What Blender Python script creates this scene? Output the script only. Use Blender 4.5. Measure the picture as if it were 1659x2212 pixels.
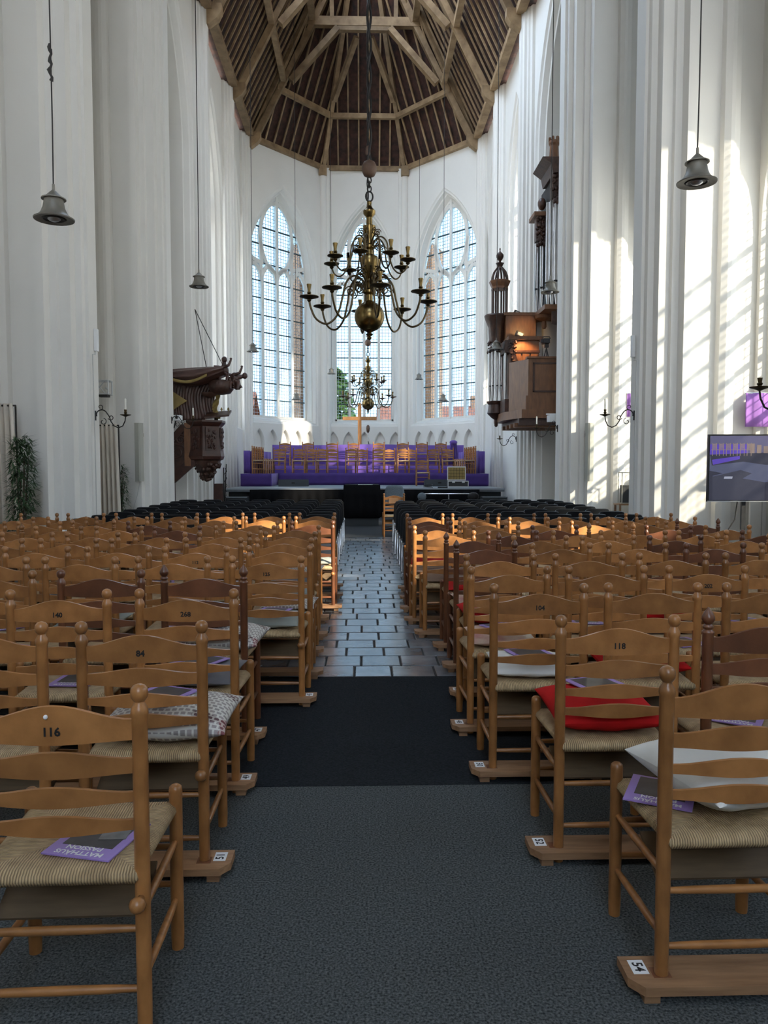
import bpy, math, random
from mathutils import Vector, Matrix
random.seed(7)
S = bpy.context.scene
for o in list(bpy.data.objects): bpy.data.objects.remove(o)
COL = S.collection
PI = math.pi
R = math.radians

# ---------------------------------------------------------------- camera, sky, sun, exposure
F, CX, CY, PITCH, YAW, EYE = 1660.0, 829.5, 1106.0, R(3.3), R(1.59), 1.5
cam_d = bpy.data.cameras.new('camera'); cam = bpy.data.objects.new('camera', cam_d); COL.objects.link(cam)
cam_d.sensor_fit = 'VERTICAL'; cam_d.sensor_height = 36.0; cam_d.lens = 36.0 * F / 2212.0
cam_d.clip_start = 0.05; cam_d.clip_end = 400
cam.location = (0, 0, EYE); cam.rotation_euler = (PI / 2 - PITCH, 0, -YAW)
S.camera = cam

wld = bpy.data.worlds.new('sky'); S.world = wld; wld.use_nodes = True
nt = wld.node_tree; nt.nodes.clear()
wo = nt.nodes.new('ShaderNodeOutputWorld'); bg = nt.nodes.new('ShaderNodeBackground')
tc = nt.nodes.new('ShaderNodeTexCoord'); sp = nt.nodes.new('ShaderNodeSeparateXYZ')
mr = nt.nodes.new('ShaderNodeMapRange'); cr = nt.nodes.new('ShaderNodeValToRGB')
mr.inputs['From Min'].default_value = -0.02; mr.inputs['From Max'].default_value = 0.55
cr.color_ramp.elements[0].color = (1.0, 0.99, 0.96, 1); cr.color_ramp.elements[1].color = (0.60, 0.77, 1.0, 1)
nt.links.new(tc.outputs['Generated'], sp.inputs[0]); nt.links.new(sp.outputs['Z'], mr.inputs['Value'])
nt.links.new(mr.outputs[0], cr.inputs[0]); nt.links.new(cr.outputs[0], bg.inputs['Color'])
bg.inputs['Strength'].default_value = 3.0
nt.links.new(bg.outputs[0], wo.inputs[0])

sun_d = bpy.data.lights.new('sun', 'SUN'); sun = bpy.data.objects.new('sun', sun_d); COL.objects.link(sun)
SUN_DIR = Vector((-0.70, 0.70, -0.50))
sun.rotation_euler = SUN_DIR.to_track_quat('-Z', 'Y').to_euler()
sun.location = (30, -20, 30)
sun_d.energy = 5.5; sun_d.angle = R(2.2); sun_d.color = (1.0, 0.90, 0.74)

S.view_settings.view_transform = 'Standard'; S.view_settings.look = 'None'
S.view_settings.gamma = 1.0; S.view_settings.use_curve_mapping = False
S.view_settings.exposure = 1.62
S.cycles.max_bounces = 7; S.cycles.diffuse_bounces = 5; S.cycles.glossy_bounces = 3
S.cycles.transparent_max_bounces = 12; S.cycles.caustics_reflective = False; S.cycles.caustics_refractive = False
S.cycles.sample_clamp_indirect = 4.0

# ---------------------------------------------------------------- helpers
def ray(x, y):
    u = (x - CX) / F; v = -(y - CY) / F
    Y = math.cos(PITCH) + v * math.sin(PITCH); Z = -math.sin(PITCH) + v * math.cos(PITCH)
    return Vector((u * math.cos(YAW) + Y * math.sin(YAW), -u * math.sin(YAW) + Y * math.cos(YAW), Z))
def atY(x, y, Y): r = ray(x, y); r *= Y / r.y; r.z += EYE; return r      # the point at depth Y
def atZ(x, y, z): r = ray(x, y); r *= (z - EYE) / r.z; r.z += EYE; return r

class MB:
    """collects shapes, build() links them as ONE mesh object"""
    def __init__(s): s.v = []; s.f = []; s.m = []; s.mi = 0
    def add(s, vs, fs):
        n = len(s.v); s.v += [tuple(v) for v in vs]
        for f in fs: s.f.append(tuple(i + n for i in f)); s.m.append(s.mi)
        return s
    def box(s, c, d, rot=None):
        hx, hy, hz = d[0] / 2, d[1] / 2, d[2] / 2
        vs = [Vector((x, y, z)) for z in (-hz, hz) for y in (-hy, hy) for x in (-hx, hx)]
        if rot is not None: vs = [rot @ v for v in vs]
        c = Vector(c)
        return s.add([v + c for v in vs], [(0, 2, 3, 1), (4, 5, 7, 6), (0, 1, 5, 4), (2, 6, 7, 3), (0, 4, 6, 2), (1, 3, 7, 5)])
    def box2(s, a, b):
        return s.box([(a[i] + b[i]) / 2 for i in range(3)], [abs(a[i] - b[i]) for i in range(3)])
    def beam(s, a, b, w, h, up=(0, 0, 1)):
        a = Vector(a); b = Vector(b); t = (b - a).normalized(); up = Vector(up)
        x = t.cross(up)
        if x.length < 1e-4: x = t.cross(Vector((0, 1, 0)))
        x.normalize(); z = x.cross(t)
        vs = [p + x * (sx * w / 2) + z * (sz * h / 2) for p in (a, b) for sz in (-1, 1) for sx in (-1, 1)]
        return s.add(vs, [(0, 1, 3, 2), (4, 6, 7, 5), (0, 4, 5, 1), (2, 3, 7, 6), (0, 2, 6, 4), (1, 5, 7, 3)])
    def tube(s, pts, r, n=8, caps=True):
        pts = [Vector(p) for p in pts]; k = len(pts)
        rs = r if isinstance(r, (list, tuple)) else [r] * k
        vs = []; t0 = None
        for i, p in enumerate(pts):
            t = (pts[min(i + 1, k - 1)] - pts[max(i - 1, 0)]).normalized()
            if t0 is None:
                x = t.cross(Vector((0, 0, 1)))
                if x.length < 1e-3: x = t.cross(Vector((0, 1, 0)))
                x.normalize()
            else:
                x = x - t * x.dot(t); x.normalize()
            t0 = t; y = t.cross(x)
            for j in range(n):
                a = 2 * PI * j / n; vs.append(p + (x * math.cos(a) + y * math.sin(a)) * rs[i])
        fs = [(i * n + j, i * n + (j + 1) % n, (i + 1) * n + (j + 1) % n, (i + 1) * n + j) for i in range(k - 1) for j in range(n)]
        if caps: fs += [tuple(range(n))[::-1], tuple((k - 1) * n + j for j in range(n))]
        return s.add(vs, fs)
    def lathe(s, prof, n=16, c=(0, 0, 0), ph=0.0, mat=None):
        vs = []; k = len(prof)
        for r, z in prof:
            for j in range(n):
                a = 2 * PI * j / n + ph; v = Vector((r * math.cos(a), r * math.sin(a), z))
                if mat is not None: v = mat @ v
                vs.append(v + Vector(c))
        fs = [(i * n + j, i * n + (j + 1) % n, (i + 1) * n + (j + 1) % n, (i + 1) * n + j) for i in range(k - 1) for j in range(n)]
        fs += [tuple(range(n))[::-1], tuple((k - 1) * n + j for j in range(n))]
        return s.add(vs, fs)
    def prism(s, poly, z0, z1):                       # poly: (x, y) outline, extruded upwards
        n = len(poly)
        vs = [(x, y, z0) for x, y in poly] + [(x, y, z1) for x, y in poly]
        return s.add(vs, [(i, (i + 1) % n, n + (i + 1) % n, n + i) for i in range(n)] + [tuple(range(n))[::-1], tuple(range(n, 2 * n))])
    def slab(s, poly, off):                           # poly: 3-D outline, extruded by vector off
        n = len(poly); off = Vector(off); P = [Vector(p) for p in poly]
        return s.add(P + [p + off for p in P], [(i, (i + 1) % n, n + (i + 1) % n, n + i) for i in range(n)] + [tuple(range(n))[::-1], tuple(range(n, 2 * n))])
    def grid(s, fn, nu, nv, wrap=False):
        vs = [fn(i / nu, j / nv) for j in range(nv + 1) for i in range(nu + 1)]
        w = nu + 1
        return s.add(vs, [(j * w + i, j * w + i + 1, (j + 1) * w + i + 1, (j + 1) * w + i) for j in range(nv) for i in range(nu)])
    def ball(s, c, r, n=10, m=7):
        rr = r if isinstance(r, (tuple, list)) else (r, r, r)
        vs = [(c[0], c[1], c[2] - rr[2])]
        for i in range(1, m):
            t = -PI / 2 + PI * i / m
            for j in range(n):
                a = 2 * PI * j / n; vs.append((c[0] + rr[0] * math.cos(t) * math.cos(a), c[1] + rr[1] * math.cos(t) * math.sin(a), c[2] + rr[2] * math.sin(t)))
        vs.append((c[0], c[1], c[2] + rr[2])); L = len(vs) - 1
        fs = [(0, 1 + (j + 1) % n, 1 + j) for j in range(n)]
        fs += [(1 + i * n + j, 1 + i * n + (j + 1) % n, 1 + (i + 1) * n + (j + 1) % n, 1 + (i + 1) * n + j) for i in range(m - 2) for j in range(n)]
        fs += [(L, 1 + (m - 2) * n + j, 1 + (m - 2) * n + (j + 1) % n) for j in range(n)]
        return s.add(vs, fs)
    def mesh(s, name, mats, smooth=None):
        me = bpy.data.meshes.new(name); me.from_pydata(s.v, [], s.f)
        mats = mats if isinstance(mats, (list, tuple)) else [mats]
        for m in mats: me.materials.append(m)
        if len(mats) > 1: me.polygons.foreach_set('material_index', s.m)
        if smooth:
            me.polygons.foreach_set('use_smooth', [True] * len(me.polygons))
            me.set_sharp_from_angle(angle=R(smooth))
        me.update(); return me
    def build(s, name, mats, parent=None, smooth=None, loc=None, rot=None):
        return link(name, s.mesh(name, mats, smooth), parent, loc, rot)

def link(name, me, parent=None, loc=None, rot=None):
    o = bpy.data.objects.new(name, me); COL.objects.link(o)
    if parent is not None: o.parent = parent
    if loc is not None: o.location = loc
    if rot is not None: o.rotation_euler = rot
    return o
def tag(o, label=None, cat=None, group=None, kind=None):
    if label: o['label'] = label
    if cat: o['category'] = cat
    if group: o['group'] = group
    if kind: o['kind'] = kind
    return o
def thing(name, label, cat, loc=(0, 0, 0), rz=0.0, group=None):
    o = bpy.data.objects.new(name, None); COL.objects.link(o); o.empty_display_size = 0.1
    o.location = loc; o.rotation_euler = (0, 0, rz)
    return tag(o, label, cat, group)
def struct(o): o['kind'] = 'structure'; return o
KIDS = {}
def copy_tree(root, parent=None):
    c = root.copy(); COL.objects.link(c)
    if parent is not None: c.parent = parent
    if root not in KIDS: KIDS[root] = list(root.children)
    for ch in KIDS[root]: copy_tree(ch, c)
    return c
ORD = ['first', 'second', 'third', 'fourth', 'fifth', 'sixth', 'seventh', 'eighth', 'ninth', 'tenth', 'eleventh', 'twelfth', 'thirteenth']

_txt = {}
def text_mesh(body, size, mat, bold=0.0):
    key = (body, size, mat.name)
    if key in _txt: return _txt[key]
    cu = bpy.data.curves.new('lettering', 'FONT'); cu.body = body; cu.size = size
    cu.align_x = 'CENTER'; cu.align_y = 'CENTER'; cu.offset = bold; cu.resolution_u = 2
    ob = bpy.data.objects.new('lettering', cu); COL.objects.link(ob)
    dg = bpy.context.evaluated_depsgraph_get()
    me = bpy.data.meshes.new_from_object(ob.evaluated_get(dg)); me.name = 'lettering'
    me.materials.clear(); me.materials.append(mat)
    bpy.data.objects.remove(ob); bpy.data.curves.remove(cu)
    _txt[key] = me; return me

# ---------------------------------------------------------------- materials
MAT = {}
def mat(name, col, rough=0.6, var=0.0, scale=4.0, bump=0.0, bscale=60.0, metal=0.0, rnd=0.0, stretch=(1, 1, 1), col2=None, emit=None, spec=0.5, detail=4, coat=0.0, sheen=0.0):
    m = bpy.data.materials.new(name); m.use_nodes = True; n = m.node_tree.nodes; l = m.node_tree.links
    b = n['Principled BSDF']; b.inputs['Roughness'].default_value = rough; b.inputs['Metallic'].default_value = metal
    b.inputs['Specular IOR Level'].default_value = spec; b.inputs['Coat Weight'].default_value = coat; b.inputs['Sheen Weight'].default_value = sheen
    c = (*col, 1); b.inputs['Base Color'].default_value = c
    if var or col2 or bump or rnd:
        t = n.new('ShaderNodeTexCoord'); mp = n.new('ShaderNodeMapping'); mp.inputs['Scale'].default_value = stretch
        l.new(t.outputs['Object'], mp.inputs[0])
        if rnd:
            oi = n.new('ShaderNodeObjectInfo'); va = n.new('ShaderNodeVectorMath'); va.operation = 'ADD'
            sc = n.new('ShaderNodeMath'); sc.operation = 'MULTIPLY'; sc.inputs[1].default_value = 37.0
            l.new(oi.outputs['Random'], sc.inputs[0]); l.new(mp.outputs[0], va.inputs[0]); l.new(sc.outputs[0], va.inputs[1]); vec = va.outputs[0]
        else: vec = mp.outputs[0]
        if var or col2:
            no = n.new('ShaderNodeTexNoise'); no.inputs['Scale'].default_value = scale; no.inputs['Detail'].default_value = detail
            l.new(vec, no.inputs['Vector'])
            rp = n.new('ShaderNodeValToRGB'); rp.color_ramp.elements[0].position = 0.3; rp.color_ramp.elements[1].position = 0.7
            d = col2 if col2 else tuple(x * (1 - var) for x in col)
            rp.color_ramp.elements[0].color = (*d, 1); rp.color_ramp.elements[1].color = c
            l.new(no.outputs[0], rp.inputs[0]); out = rp.outputs[0]
            if rnd:
                hs = n.new('ShaderNodeHueSaturation'); mrn = n.new('ShaderNodeMapRange')
                mrn.inputs['To Min'].default_value = 1 - rnd; mrn.inputs['To Max'].default_value = 1 + rnd
                l.new(oi.outputs['Random'], mrn.inputs[0]); l.new(mrn.outputs[0], hs.inputs['Value']); l.new(out, hs.inputs['Color']); out = hs.outputs[0]
            l.new(out, b.inputs['Base Color'])
        if bump:
            nb = n.new('ShaderNodeTexNoise'); nb.inputs['Scale'].default_value = bscale; nb.inputs['Detail'].default_value = 3
            l.new(vec, nb.inputs['Vector']); bu = n.new('ShaderNodeBump'); bu.inputs['Strength'].default_value = bump; bu.inputs['Distance'].default_value = 0.01
            l.new(nb.outputs[0], bu.inputs['Height']); l.new(bu.outputs[0], b.inputs['Normal'])
    if emit:
        b.inputs['Emission Color'].default_value = (*emit[0], 1); b.inputs['Emission Strength'].default_value = emit[1]
    MAT[name] = m; return m

mat('plaster', (0.80, 0.785, 0.745), 0.75, var=0.05, scale=0.9, bump=0.07, bscale=7.0, spec=0.25, detail=6)
mat('plaster_worn', (0.74, 0.72, 0.69), 0.85, col2=(0.60, 0.58, 0.55), scale=2.2, bump=0.5, bscale=8.0, detail=8)
mat('stone_sill', (0.80, 0.79, 0.75), 0.8, var=0.08, scale=3, bump=0.2)
mat('roof_wood', (0.34, 0.235, 0.13), 0.7, col2=(0.18, 0.115, 0.06), scale=3.0, stretch=(1, 1, 1), bump=0.5, bscale=14, rnd=0.25)
mat('roof_board', (0.062, 0.022, 0.013), 0.85, col2=(0.010, 0.005, 0.004), scale=5.0, bump=0.5, bscale=10)
mat('chair_wood', (0.39, 0.170, 0.053), 0.34, col2=(0.235, 0.097, 0.028), scale=7.0, stretch=(1.5, 6, 1.5), bump=0.06, bscale=60, rnd=0.22, coat=0.10)
mat('chair_wood_dark', (0.17, 0.062, 0.026), 0.36, col2=(0.10, 0.036, 0.016), scale=7.0, stretch=(1.5, 6, 1.5), bump=0.06, bscale=60, rnd=0.2, coat=0.15)
mat('board_wood', (0.36, 0.20, 0.10), 0.55, col2=(0.24, 0.125, 0.06), scale=6.0, stretch=(1, 9, 9), bump=0.1, bscale=40, rnd=0.15)
mat('shelf_wood', (0.14, 0.092, 0.05), 0.6, var=0.3, scale=8, stretch=(1, 6, 6))
mat('pulpit_wood', (0.075, 0.026, 0.015), 0.38, col2=(0.035, 0.012, 0.008), scale=6, bump=0.3, bscale=12)
mat('drape_wood', (0.105, 0.050, 0.038), 0.3, col2=(0.055, 0.026, 0.02), scale=4, bump=0.15, bscale=10)
mat('gilt', (0.34, 0.24, 0.075), 0.5, var=0.3, scale=8)
mat('organ_wood', (0.235, 0.105, 0.042), 0.42, col2=(0.15, 0.062, 0.026), scale=4, stretch=(4, 4, 1), bump=0.05)
mat('organ_dark', (0.085, 0.038, 0.024), 0.45, col2=(0.04, 0.018, 0.012), scale=8, bump=0.7, bscale=18)
mat('tin', (0.55, 0.56, 0.58), 0.28, metal=0.9, var=0.25, scale=3)
mat('tin_dark', (0.02, 0.02, 0.022), 0.6)
mat('brass', (0.25, 0.175, 0.07), 0.27, metal=1.0, var=0.35, scale=6)
mat('brass_dark', (0.13, 0.095, 0.05), 0.35, metal=1.0, var=0.3, scale=9)
mat('iron', (0.035, 0.032, 0.03), 0.5, metal=0.6, var=0.3, scale=30)
mat('pewter', (0.24, 0.225, 0.19), 0.5, metal=0.35, var=0.25, scale=12)
mat('candle', (0.85, 0.83, 0.76), 0.5)
mat('old_wood_ball', (0.14, 0.08, 0.052), 0.6, var=0.35, scale=8, bump=0.2)
mat('carpet', (0.135, 0.145, 0.143), 0.95, col2=(0.022, 0.026, 0.027), scale=130, bump=0.6, bscale=220, spec=0.1, detail=2)
mat('rug_black', (0.026, 0.029, 0.033), 0.95, col2=(0.010, 0.012, 0.014), scale=90, bump=0.5, bscale=200, spec=0.1)
mat('carpet_far', (0.055, 0.060, 0.066), 0.95, var=0.4, scale=60, spec=0.1)
mat('floor_stone', (0.070, 0.072, 0.078), 0.4, var=0.4, scale=3)
mat('paver', (0.19, 0.20, 0.215), 0.22, col2=(0.085, 0.092, 0.10), scale=3.5, bump=0.25, bscale=11, rnd=0.35, spec=0.7)
mat('joint', (0.018, 0.017, 0.016), 0.9)
mat('rush_base', (0.43, 0.32, 0.185), 0.7)
mat('black_shell', (0.011, 0.012, 0.014), 0.38, spec=0.5)
mat('black_fabric', (0.006, 0.006, 0.007), 0.95, spec=0.15)
mat('chrome', (0.72, 0.74, 0.77), 0.18, metal=1.0)
mat('stage_deck', (0.16, 0.18, 0.20), 0.55, var=0.25, scale=3)
mat('stage_side', (0.020, 0.026, 0.031), 0.6)
mat('stage_edge', (0.28, 0.31, 0.34), 0.5)
mat('purple', (0.135, 0.068, 0.36), 0.8, var=0.25, scale=3, bump=0.15, bscale=9, sheen=0.2)
mat('purple_dark', (0.055, 0.024, 0.17), 0.85, var=0.25, scale=3, bump=0.15, bscale=9)
mat('purple_cloth', (0.34, 0.15, 0.50), 0.8, var=0.2, scale=5)
mat('cross_wood', (0.50, 0.235, 0.085), 0.5, var=0.3, scale=5, stretch=(6, 6, 1))
mat('case_black', (0.020, 0.021, 0.023), 0.5)
mat('alu', (0.62, 0.64, 0.66), 0.35, metal=0.9)
mat('foam', (0.36, 0.25, 0.085), 0.9, var=0.2, scale=20)
mat('beige_cloth', (0.70, 0.64, 0.56), 0.9, var=0.08, scale=4)
mat('white_paint', (0.78, 0.79, 0.79), 0.5)
mat('speaker_grey', (0.40, 0.40, 0.35), 0.6)
mat('leaf', (0.055, 0.115, 0.042), 0.55, col2=(0.025, 0.06, 0.022), scale=9, rnd=0.0)
mat('leaf_autumn', (0.22, 0.27, 0.05), 0.7, col2=(0.08, 0.14, 0.03), scale=1.2)
mat('bark', (0.10, 0.075, 0.05), 0.9, var=0.3)
mat('brick', (0.58, 0.27, 0.135), 0.9, col2=(0.42, 0.18, 0.095), scale=4)
mat('roof_tile', (0.52, 0.155, 0.075), 0.85, col2=(0.36, 0.10, 0.05), scale=3)
mat('grass', (0.08, 0.13, 0.04), 0.95, var=0.3, scale=1)
mat('ink', (0.010, 0.008, 0.007), 0.7)
mat('paper_white', (0.80, 0.80, 0.80), 0.6)
mat('booklet_purple', (0.33, 0.22, 0.56), 0.4)
mat('booklet_dark', (0.018, 0.018, 0.02), 0.35, col2=(0.06, 0.06, 0.065), scale=12)
mat('booklet_grey', (0.27, 0.28, 0.28), 0.4, col2=(0.10, 0.10, 0.10), scale=14)
mat('cushion_red', (0.56, 0.010, 0.010), 0.85, var=0.3, scale=6, spec=0.2)
mat('cushion_white', (0.72, 0.71, 0.67), 0.9, var=0.1, scale=6, bump=0.1, bscale=60)
mat('cushion_grey', (0.155, 0.150, 0.158), 0.9, var=0.2, scale=6)
mat('cushion_sage', (0.29, 0.31, 0.28), 0.9, var=0.15, scale=6)
mat('cushion_cream', (0.62, 0.54, 0.40), 0.9, col2=(0.50, 0.22, 0.20), scale=9)
mat('cushion_brown', (0.20, 0.125, 0.085), 0.9, var=0.2, scale=8)
mat('chair_blue', (0.17, 0.21, 0.245), 0.9, var=0.25, scale=40)
mat('screen_frame', (0.012, 0.012, 0.013), 0.3)
mat('glass_clear', (0.75, 0.78, 0.78), 0.1)
mat('thread', (0.10, 0.085, 0.07), 0.7)
mat('cord', (0.03, 0.027, 0.025), 0.7)
mat('white_cord', (0.55, 0.55, 0.53), 0.7)

def rush(name, axis):
    m = mat(name, (0.46, 0.345, 0.20), 0.62); n = m.node_tree.nodes; l = m.node_tree.links; b = n['Principled BSDF']
    t = n.new('ShaderNodeTexCoord'); w = n.new('ShaderNodeTexWave'); w.bands_direction = axis
    w.inputs['Scale'].default_value = 42.0; w.inputs['Distortion'].default_value = 1.6; w.inputs['Detail'].default_value = 2; w.inputs['Detail Scale'].default_value = 1.0
    no = n.new('ShaderNodeTexNoise'); no.inputs['Scale'].default_value = 26; l.new(t.outputs['Object'], no.inputs[0])
    l.new(t.outputs['Object'], w.inputs[0]); rp = n.new('ShaderNodeValToRGB')
    rp.color_ramp.elements[0].color = (0.215, 0.145, 0.075, 1); rp.color_ramp.elements[1].color = (0.56, 0.40, 0.215, 1); rp.color_ramp.elements[1].position = 0.6
    l.new(w.outputs[0], rp.inputs[0])
    mx = n.new('ShaderNodeMixRGB'); mx.blend_type = 'MULTIPLY'; mx.inputs[0].default_value = 0.55; l.new(rp.outputs[0], mx.inputs[1])
    r2 = n.new('ShaderNodeValToRGB'); r2.color_ramp.elements[0].position = 0.3; r2.color_ramp.elements[1].position = 0.65; r2.color_ramp.elements[0].color = (0.5, 0.45, 0.4, 1)
    l.new(no.outputs[0], r2.inputs[0]); l.new(r2.outputs[0], mx.inputs[2]); l.new(mx.outputs[0], b.inputs['Base Color'])
    bu = n.new('ShaderNodeBump'); bu.inputs['Strength'].default_value = 0.6; bu.inputs['Distance'].default_value = 0.004; l.new(w.outputs[0], bu.inputs['Height']); l.new(bu.outputs[0], b.inputs['Normal'])
rush('rush_x', 'X'); rush('rush_y', 'Y')

def patchwork():
    m = mat('cushion_patch', (0.6, 0.58, 0.54), 0.85); n = m.node_tree.nodes; l = m.node_tree.links; b = n['Principled BSDF']
    t = n.new('ShaderNodeTexCoord'); br = n.new('ShaderNodeTexBrick')
    br.inputs['Scale'].default_value = 22; br.inputs['Mortar Size'].default_value = 0.09; br.inputs['Brick Width'].default_value = 0.55; br.inputs['Row Height'].default_value = 0.5
    br.inputs['Color1'].default_value = (0.05, 0.02, 0.03, 1); br.inputs['Color2'].default_value = (0.16, 0.09, 0.10, 1); br.inputs['Mortar'].default_value = (0.60, 0.57, 0.51, 1)
    v = n.new('ShaderNodeTexVoronoi'); v.inputs['Scale'].default_value = 11; rp = n.new('ShaderNodeValToRGB'); rp.color_ramp.interpolation = 'CONSTANT'
    e = rp.color_ramp.elements; e[0].color = (0.55, 0.53, 0.48, 1); e[1].color = (0.08, 0.10, 0.15, 1); e[1].position = 0.42
    for p, c in ((0.55, (0.50, 0.48, 0.44, 1)), (0.68, (0.26, 0.05, 0.05, 1)), (0.76, (0.55, 0.53, 0.5, 1)), (0.9, (0.10, 0.045, 0.04, 1))):
        q = e.new(p); q.color = c
    l.new(t.outputs['Object'], br.inputs[0]); l.new(t.outputs['Object'], v.inputs[0]); sx = n.new('ShaderNodeSeparateColor'); l.new(v.outputs['Color'], sx.inputs[0]); l.new(sx.outputs[0], rp.inputs[0])
    mx = n.new('ShaderNodeMixRGB'); mx.inputs[0].default_value = 0.42; l.new(br.outputs[0], mx.inputs[1]); l.new(rp.outputs[0], mx.inputs[2]); l.new(mx.outputs[0], b.inputs['Base Color'])
patchwork()

def leaded(name, tint, lead=(0.30, 0.36, 0.42), period=0.14, width=0.16):  # pale lead colour stands in for sky glare on the bars
    m = bpy.data.materials.new(name); m.use_nodes = True; n = m.node_tree.nodes; l = m.node_tree.links; n.clear()
    out = n.new('ShaderNodeOutputMaterial'); tr = n.new('ShaderNodeBsdfTransparent'); df = n.new('ShaderNodeBsdfDiffuse'); mx = n.new('ShaderNodeMixShader')
    df.inputs[0].default_value = (*lead, 1)
    t = n.new('ShaderNodeTexCoord'); sp = n.new('ShaderNodeSeparateXYZ'); l.new(t.outputs['Object'], sp.inputs[0])
    tests = []
    for ax in ('X', 'Z'):
        d = n.new('ShaderNodeMath'); d.operation = 'DIVIDE'; d.inputs[1].default_value = period; l.new(sp.outputs[ax], d.inputs[0])
        fr = n.new('ShaderNodeMath'); fr.operation = 'FRACT'; l.new(d.outputs[0], fr.inputs[0])
        lt = n.new('ShaderNodeMath'); lt.operation = 'LESS_THAN'; lt.inputs[1].default_value = width; l.new(fr.outputs[0], lt.inputs[0]); tests.append(lt)
    mm = n.new('ShaderNodeMath'); mm.operation = 'MAXIMUM'; l.new(tests[0].outputs[0], mm.inputs[0]); l.new(tests[1].outputs[0], mm.inputs[1])
    # every quarry of old glass has its own faint tint
    fl = n.new('ShaderNodeVectorMath'); fl.operation = 'SNAP'; fl.inputs[1].default_value = (period, period, period); l.new(t.outputs['Object'], fl.inputs[0])
    wn = n.new('ShaderNodeTexWhiteNoise'); l.new(fl.outputs[0], wn.inputs[0])
    rp = n.new('ShaderNodeValToRGB'); rp.color_ramp.elements[0].color = (*[c * 0.88 for c in tint], 1); rp.color_ramp.elements[1].color = (*tint, 1)
    l.new(wn.outputs['Value'], rp.inputs[0]); l.new(rp.outputs[0], tr.inputs[0])
    l.new(mm.outputs[0], mx.inputs[0]); l.new(tr.outputs[0], mx.inputs[1]); l.new(df.outputs[0], mx.inputs[2]); l.new(mx.outputs[0], out.inputs[0])
    MAT[name] = m; return m
leaded('leaded_glass', (0.41, 0.51, 0.58), lead=(0.42, 0.48, 0.55), width=0.13)  # lead paled further to imitate glare
leaded('leaded_glass_side', (0.97, 0.97, 0.96), width=0.10)
leaded('leaded_glass_nave', (0.72, 0.72, 0.70), width=0.10)
M = MAT
# ================================================================ THE SETTING
AX, HW, EAVE = 0.08, 4.5, 14.6
def sx(s, d): return AX + s * (HW + d)

def arch_pts(a, sill, spring, apex, n=10):
    """outline of a pointed opening, bottom left up over the point to bottom right: (u, z)"""
    rise = apex - spring; Rr = (a * a + rise * rise) / (2 * a); pts = [(-a, sill)]
    t1 = math.asin(min(1, rise / Rr))
    for i in range(n + 1):
        t = t1 * i / n; pts.append((-a + Rr - Rr * math.cos(t), spring + Rr * math.sin(t)))
    right = [(-u, z) for u, z in pts[::-1]]
    return pts + right[1:]

class WallFrame:
    def __init__(s, A, B, inward):
        s.A = Vector((A[0], A[1], 0)); d = Vector((B[0] - A[0], B[1] - A[1], 0)); s.L = d.length; s.u = d.normalized()
        n = Vector((-s.u.y, s.u.x, 0)); s.out = -n if n.dot(Vector(inward)) > 0 else n
    def p(s, u, z, dep=0.0): return s.A + s.u * u + s.out * dep + Vector((0, 0, z))

def arched_wall(name, W, z0, z1, ops, material, parent=None, thick=0.0):
    """wall with pointed openings; op = (centre u, half width, sill, spring, apex, steps [(inset, depth)], blind depth or None)"""
    mb = MB(); ops = sorted(ops); u = 0.0
    def quad(a, b, c, d): mb.add([a, b, c, d], [(0, 1, 2, 3)])
    for (uc, a, si, sg, apx, steps, blind) in ops:
        if uc - a > u: quad(W.p(u, z0), W.p(uc - a, z0), W.p(uc - a, z1), W.p(u, z1))
        if si > z0: quad(W.p(uc - a, z0), W.p(uc + a, z0), W.p(uc + a, si), W.p(uc - a, si))
        o0 = arch_pts(a, si, sg, apx)
        for (p, q) in zip(o0[1:-2], o0[2:-1]):
            quad(W.p(uc + p[0], p[1]), W.p(uc + q[0], q[1]), W.p(uc + q[0], z1), W.p(uc + p[0], z1))
        prev = [W.p(uc + p[0], p[1]) for p in o0]
        for (ins, dep) in steps:
            o = arch_pts(a - ins, si + ins * 0.9, sg, apx - ins * 1.25); cur = [W.p(uc + p[0], p[1], dep) for p in o]
            n = len(o)
            mb.add(prev + cur, [(i, (i + 1) % n, n + (i + 1) % n, n + i) for i in range(n)])
            prev = cur
        if blind is not None: mb.add(prev, [tuple(range(len(prev)))])
        u = uc + a
    if u < W.L: quad(W.p(u, z0), W.p(W.L, z0), W.p(W.L, z1), W.p(u, z1))
    if thick:                                            # an outer skin so that daylight cannot leak in round the edges
        mb.slab([W.p(0, z0), W.p(0, z1), W.p(0, z1, thick), W.p(0, z0, thick)], W.u * 0.02)
        mb.slab([W.p(W.L, z0), W.p(W.L, z1), W.p(W.L, z1, thick), W.p(W.L, z0, thick)], W.u * -0.02)
    return mb.build(name, material, parent)

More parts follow.
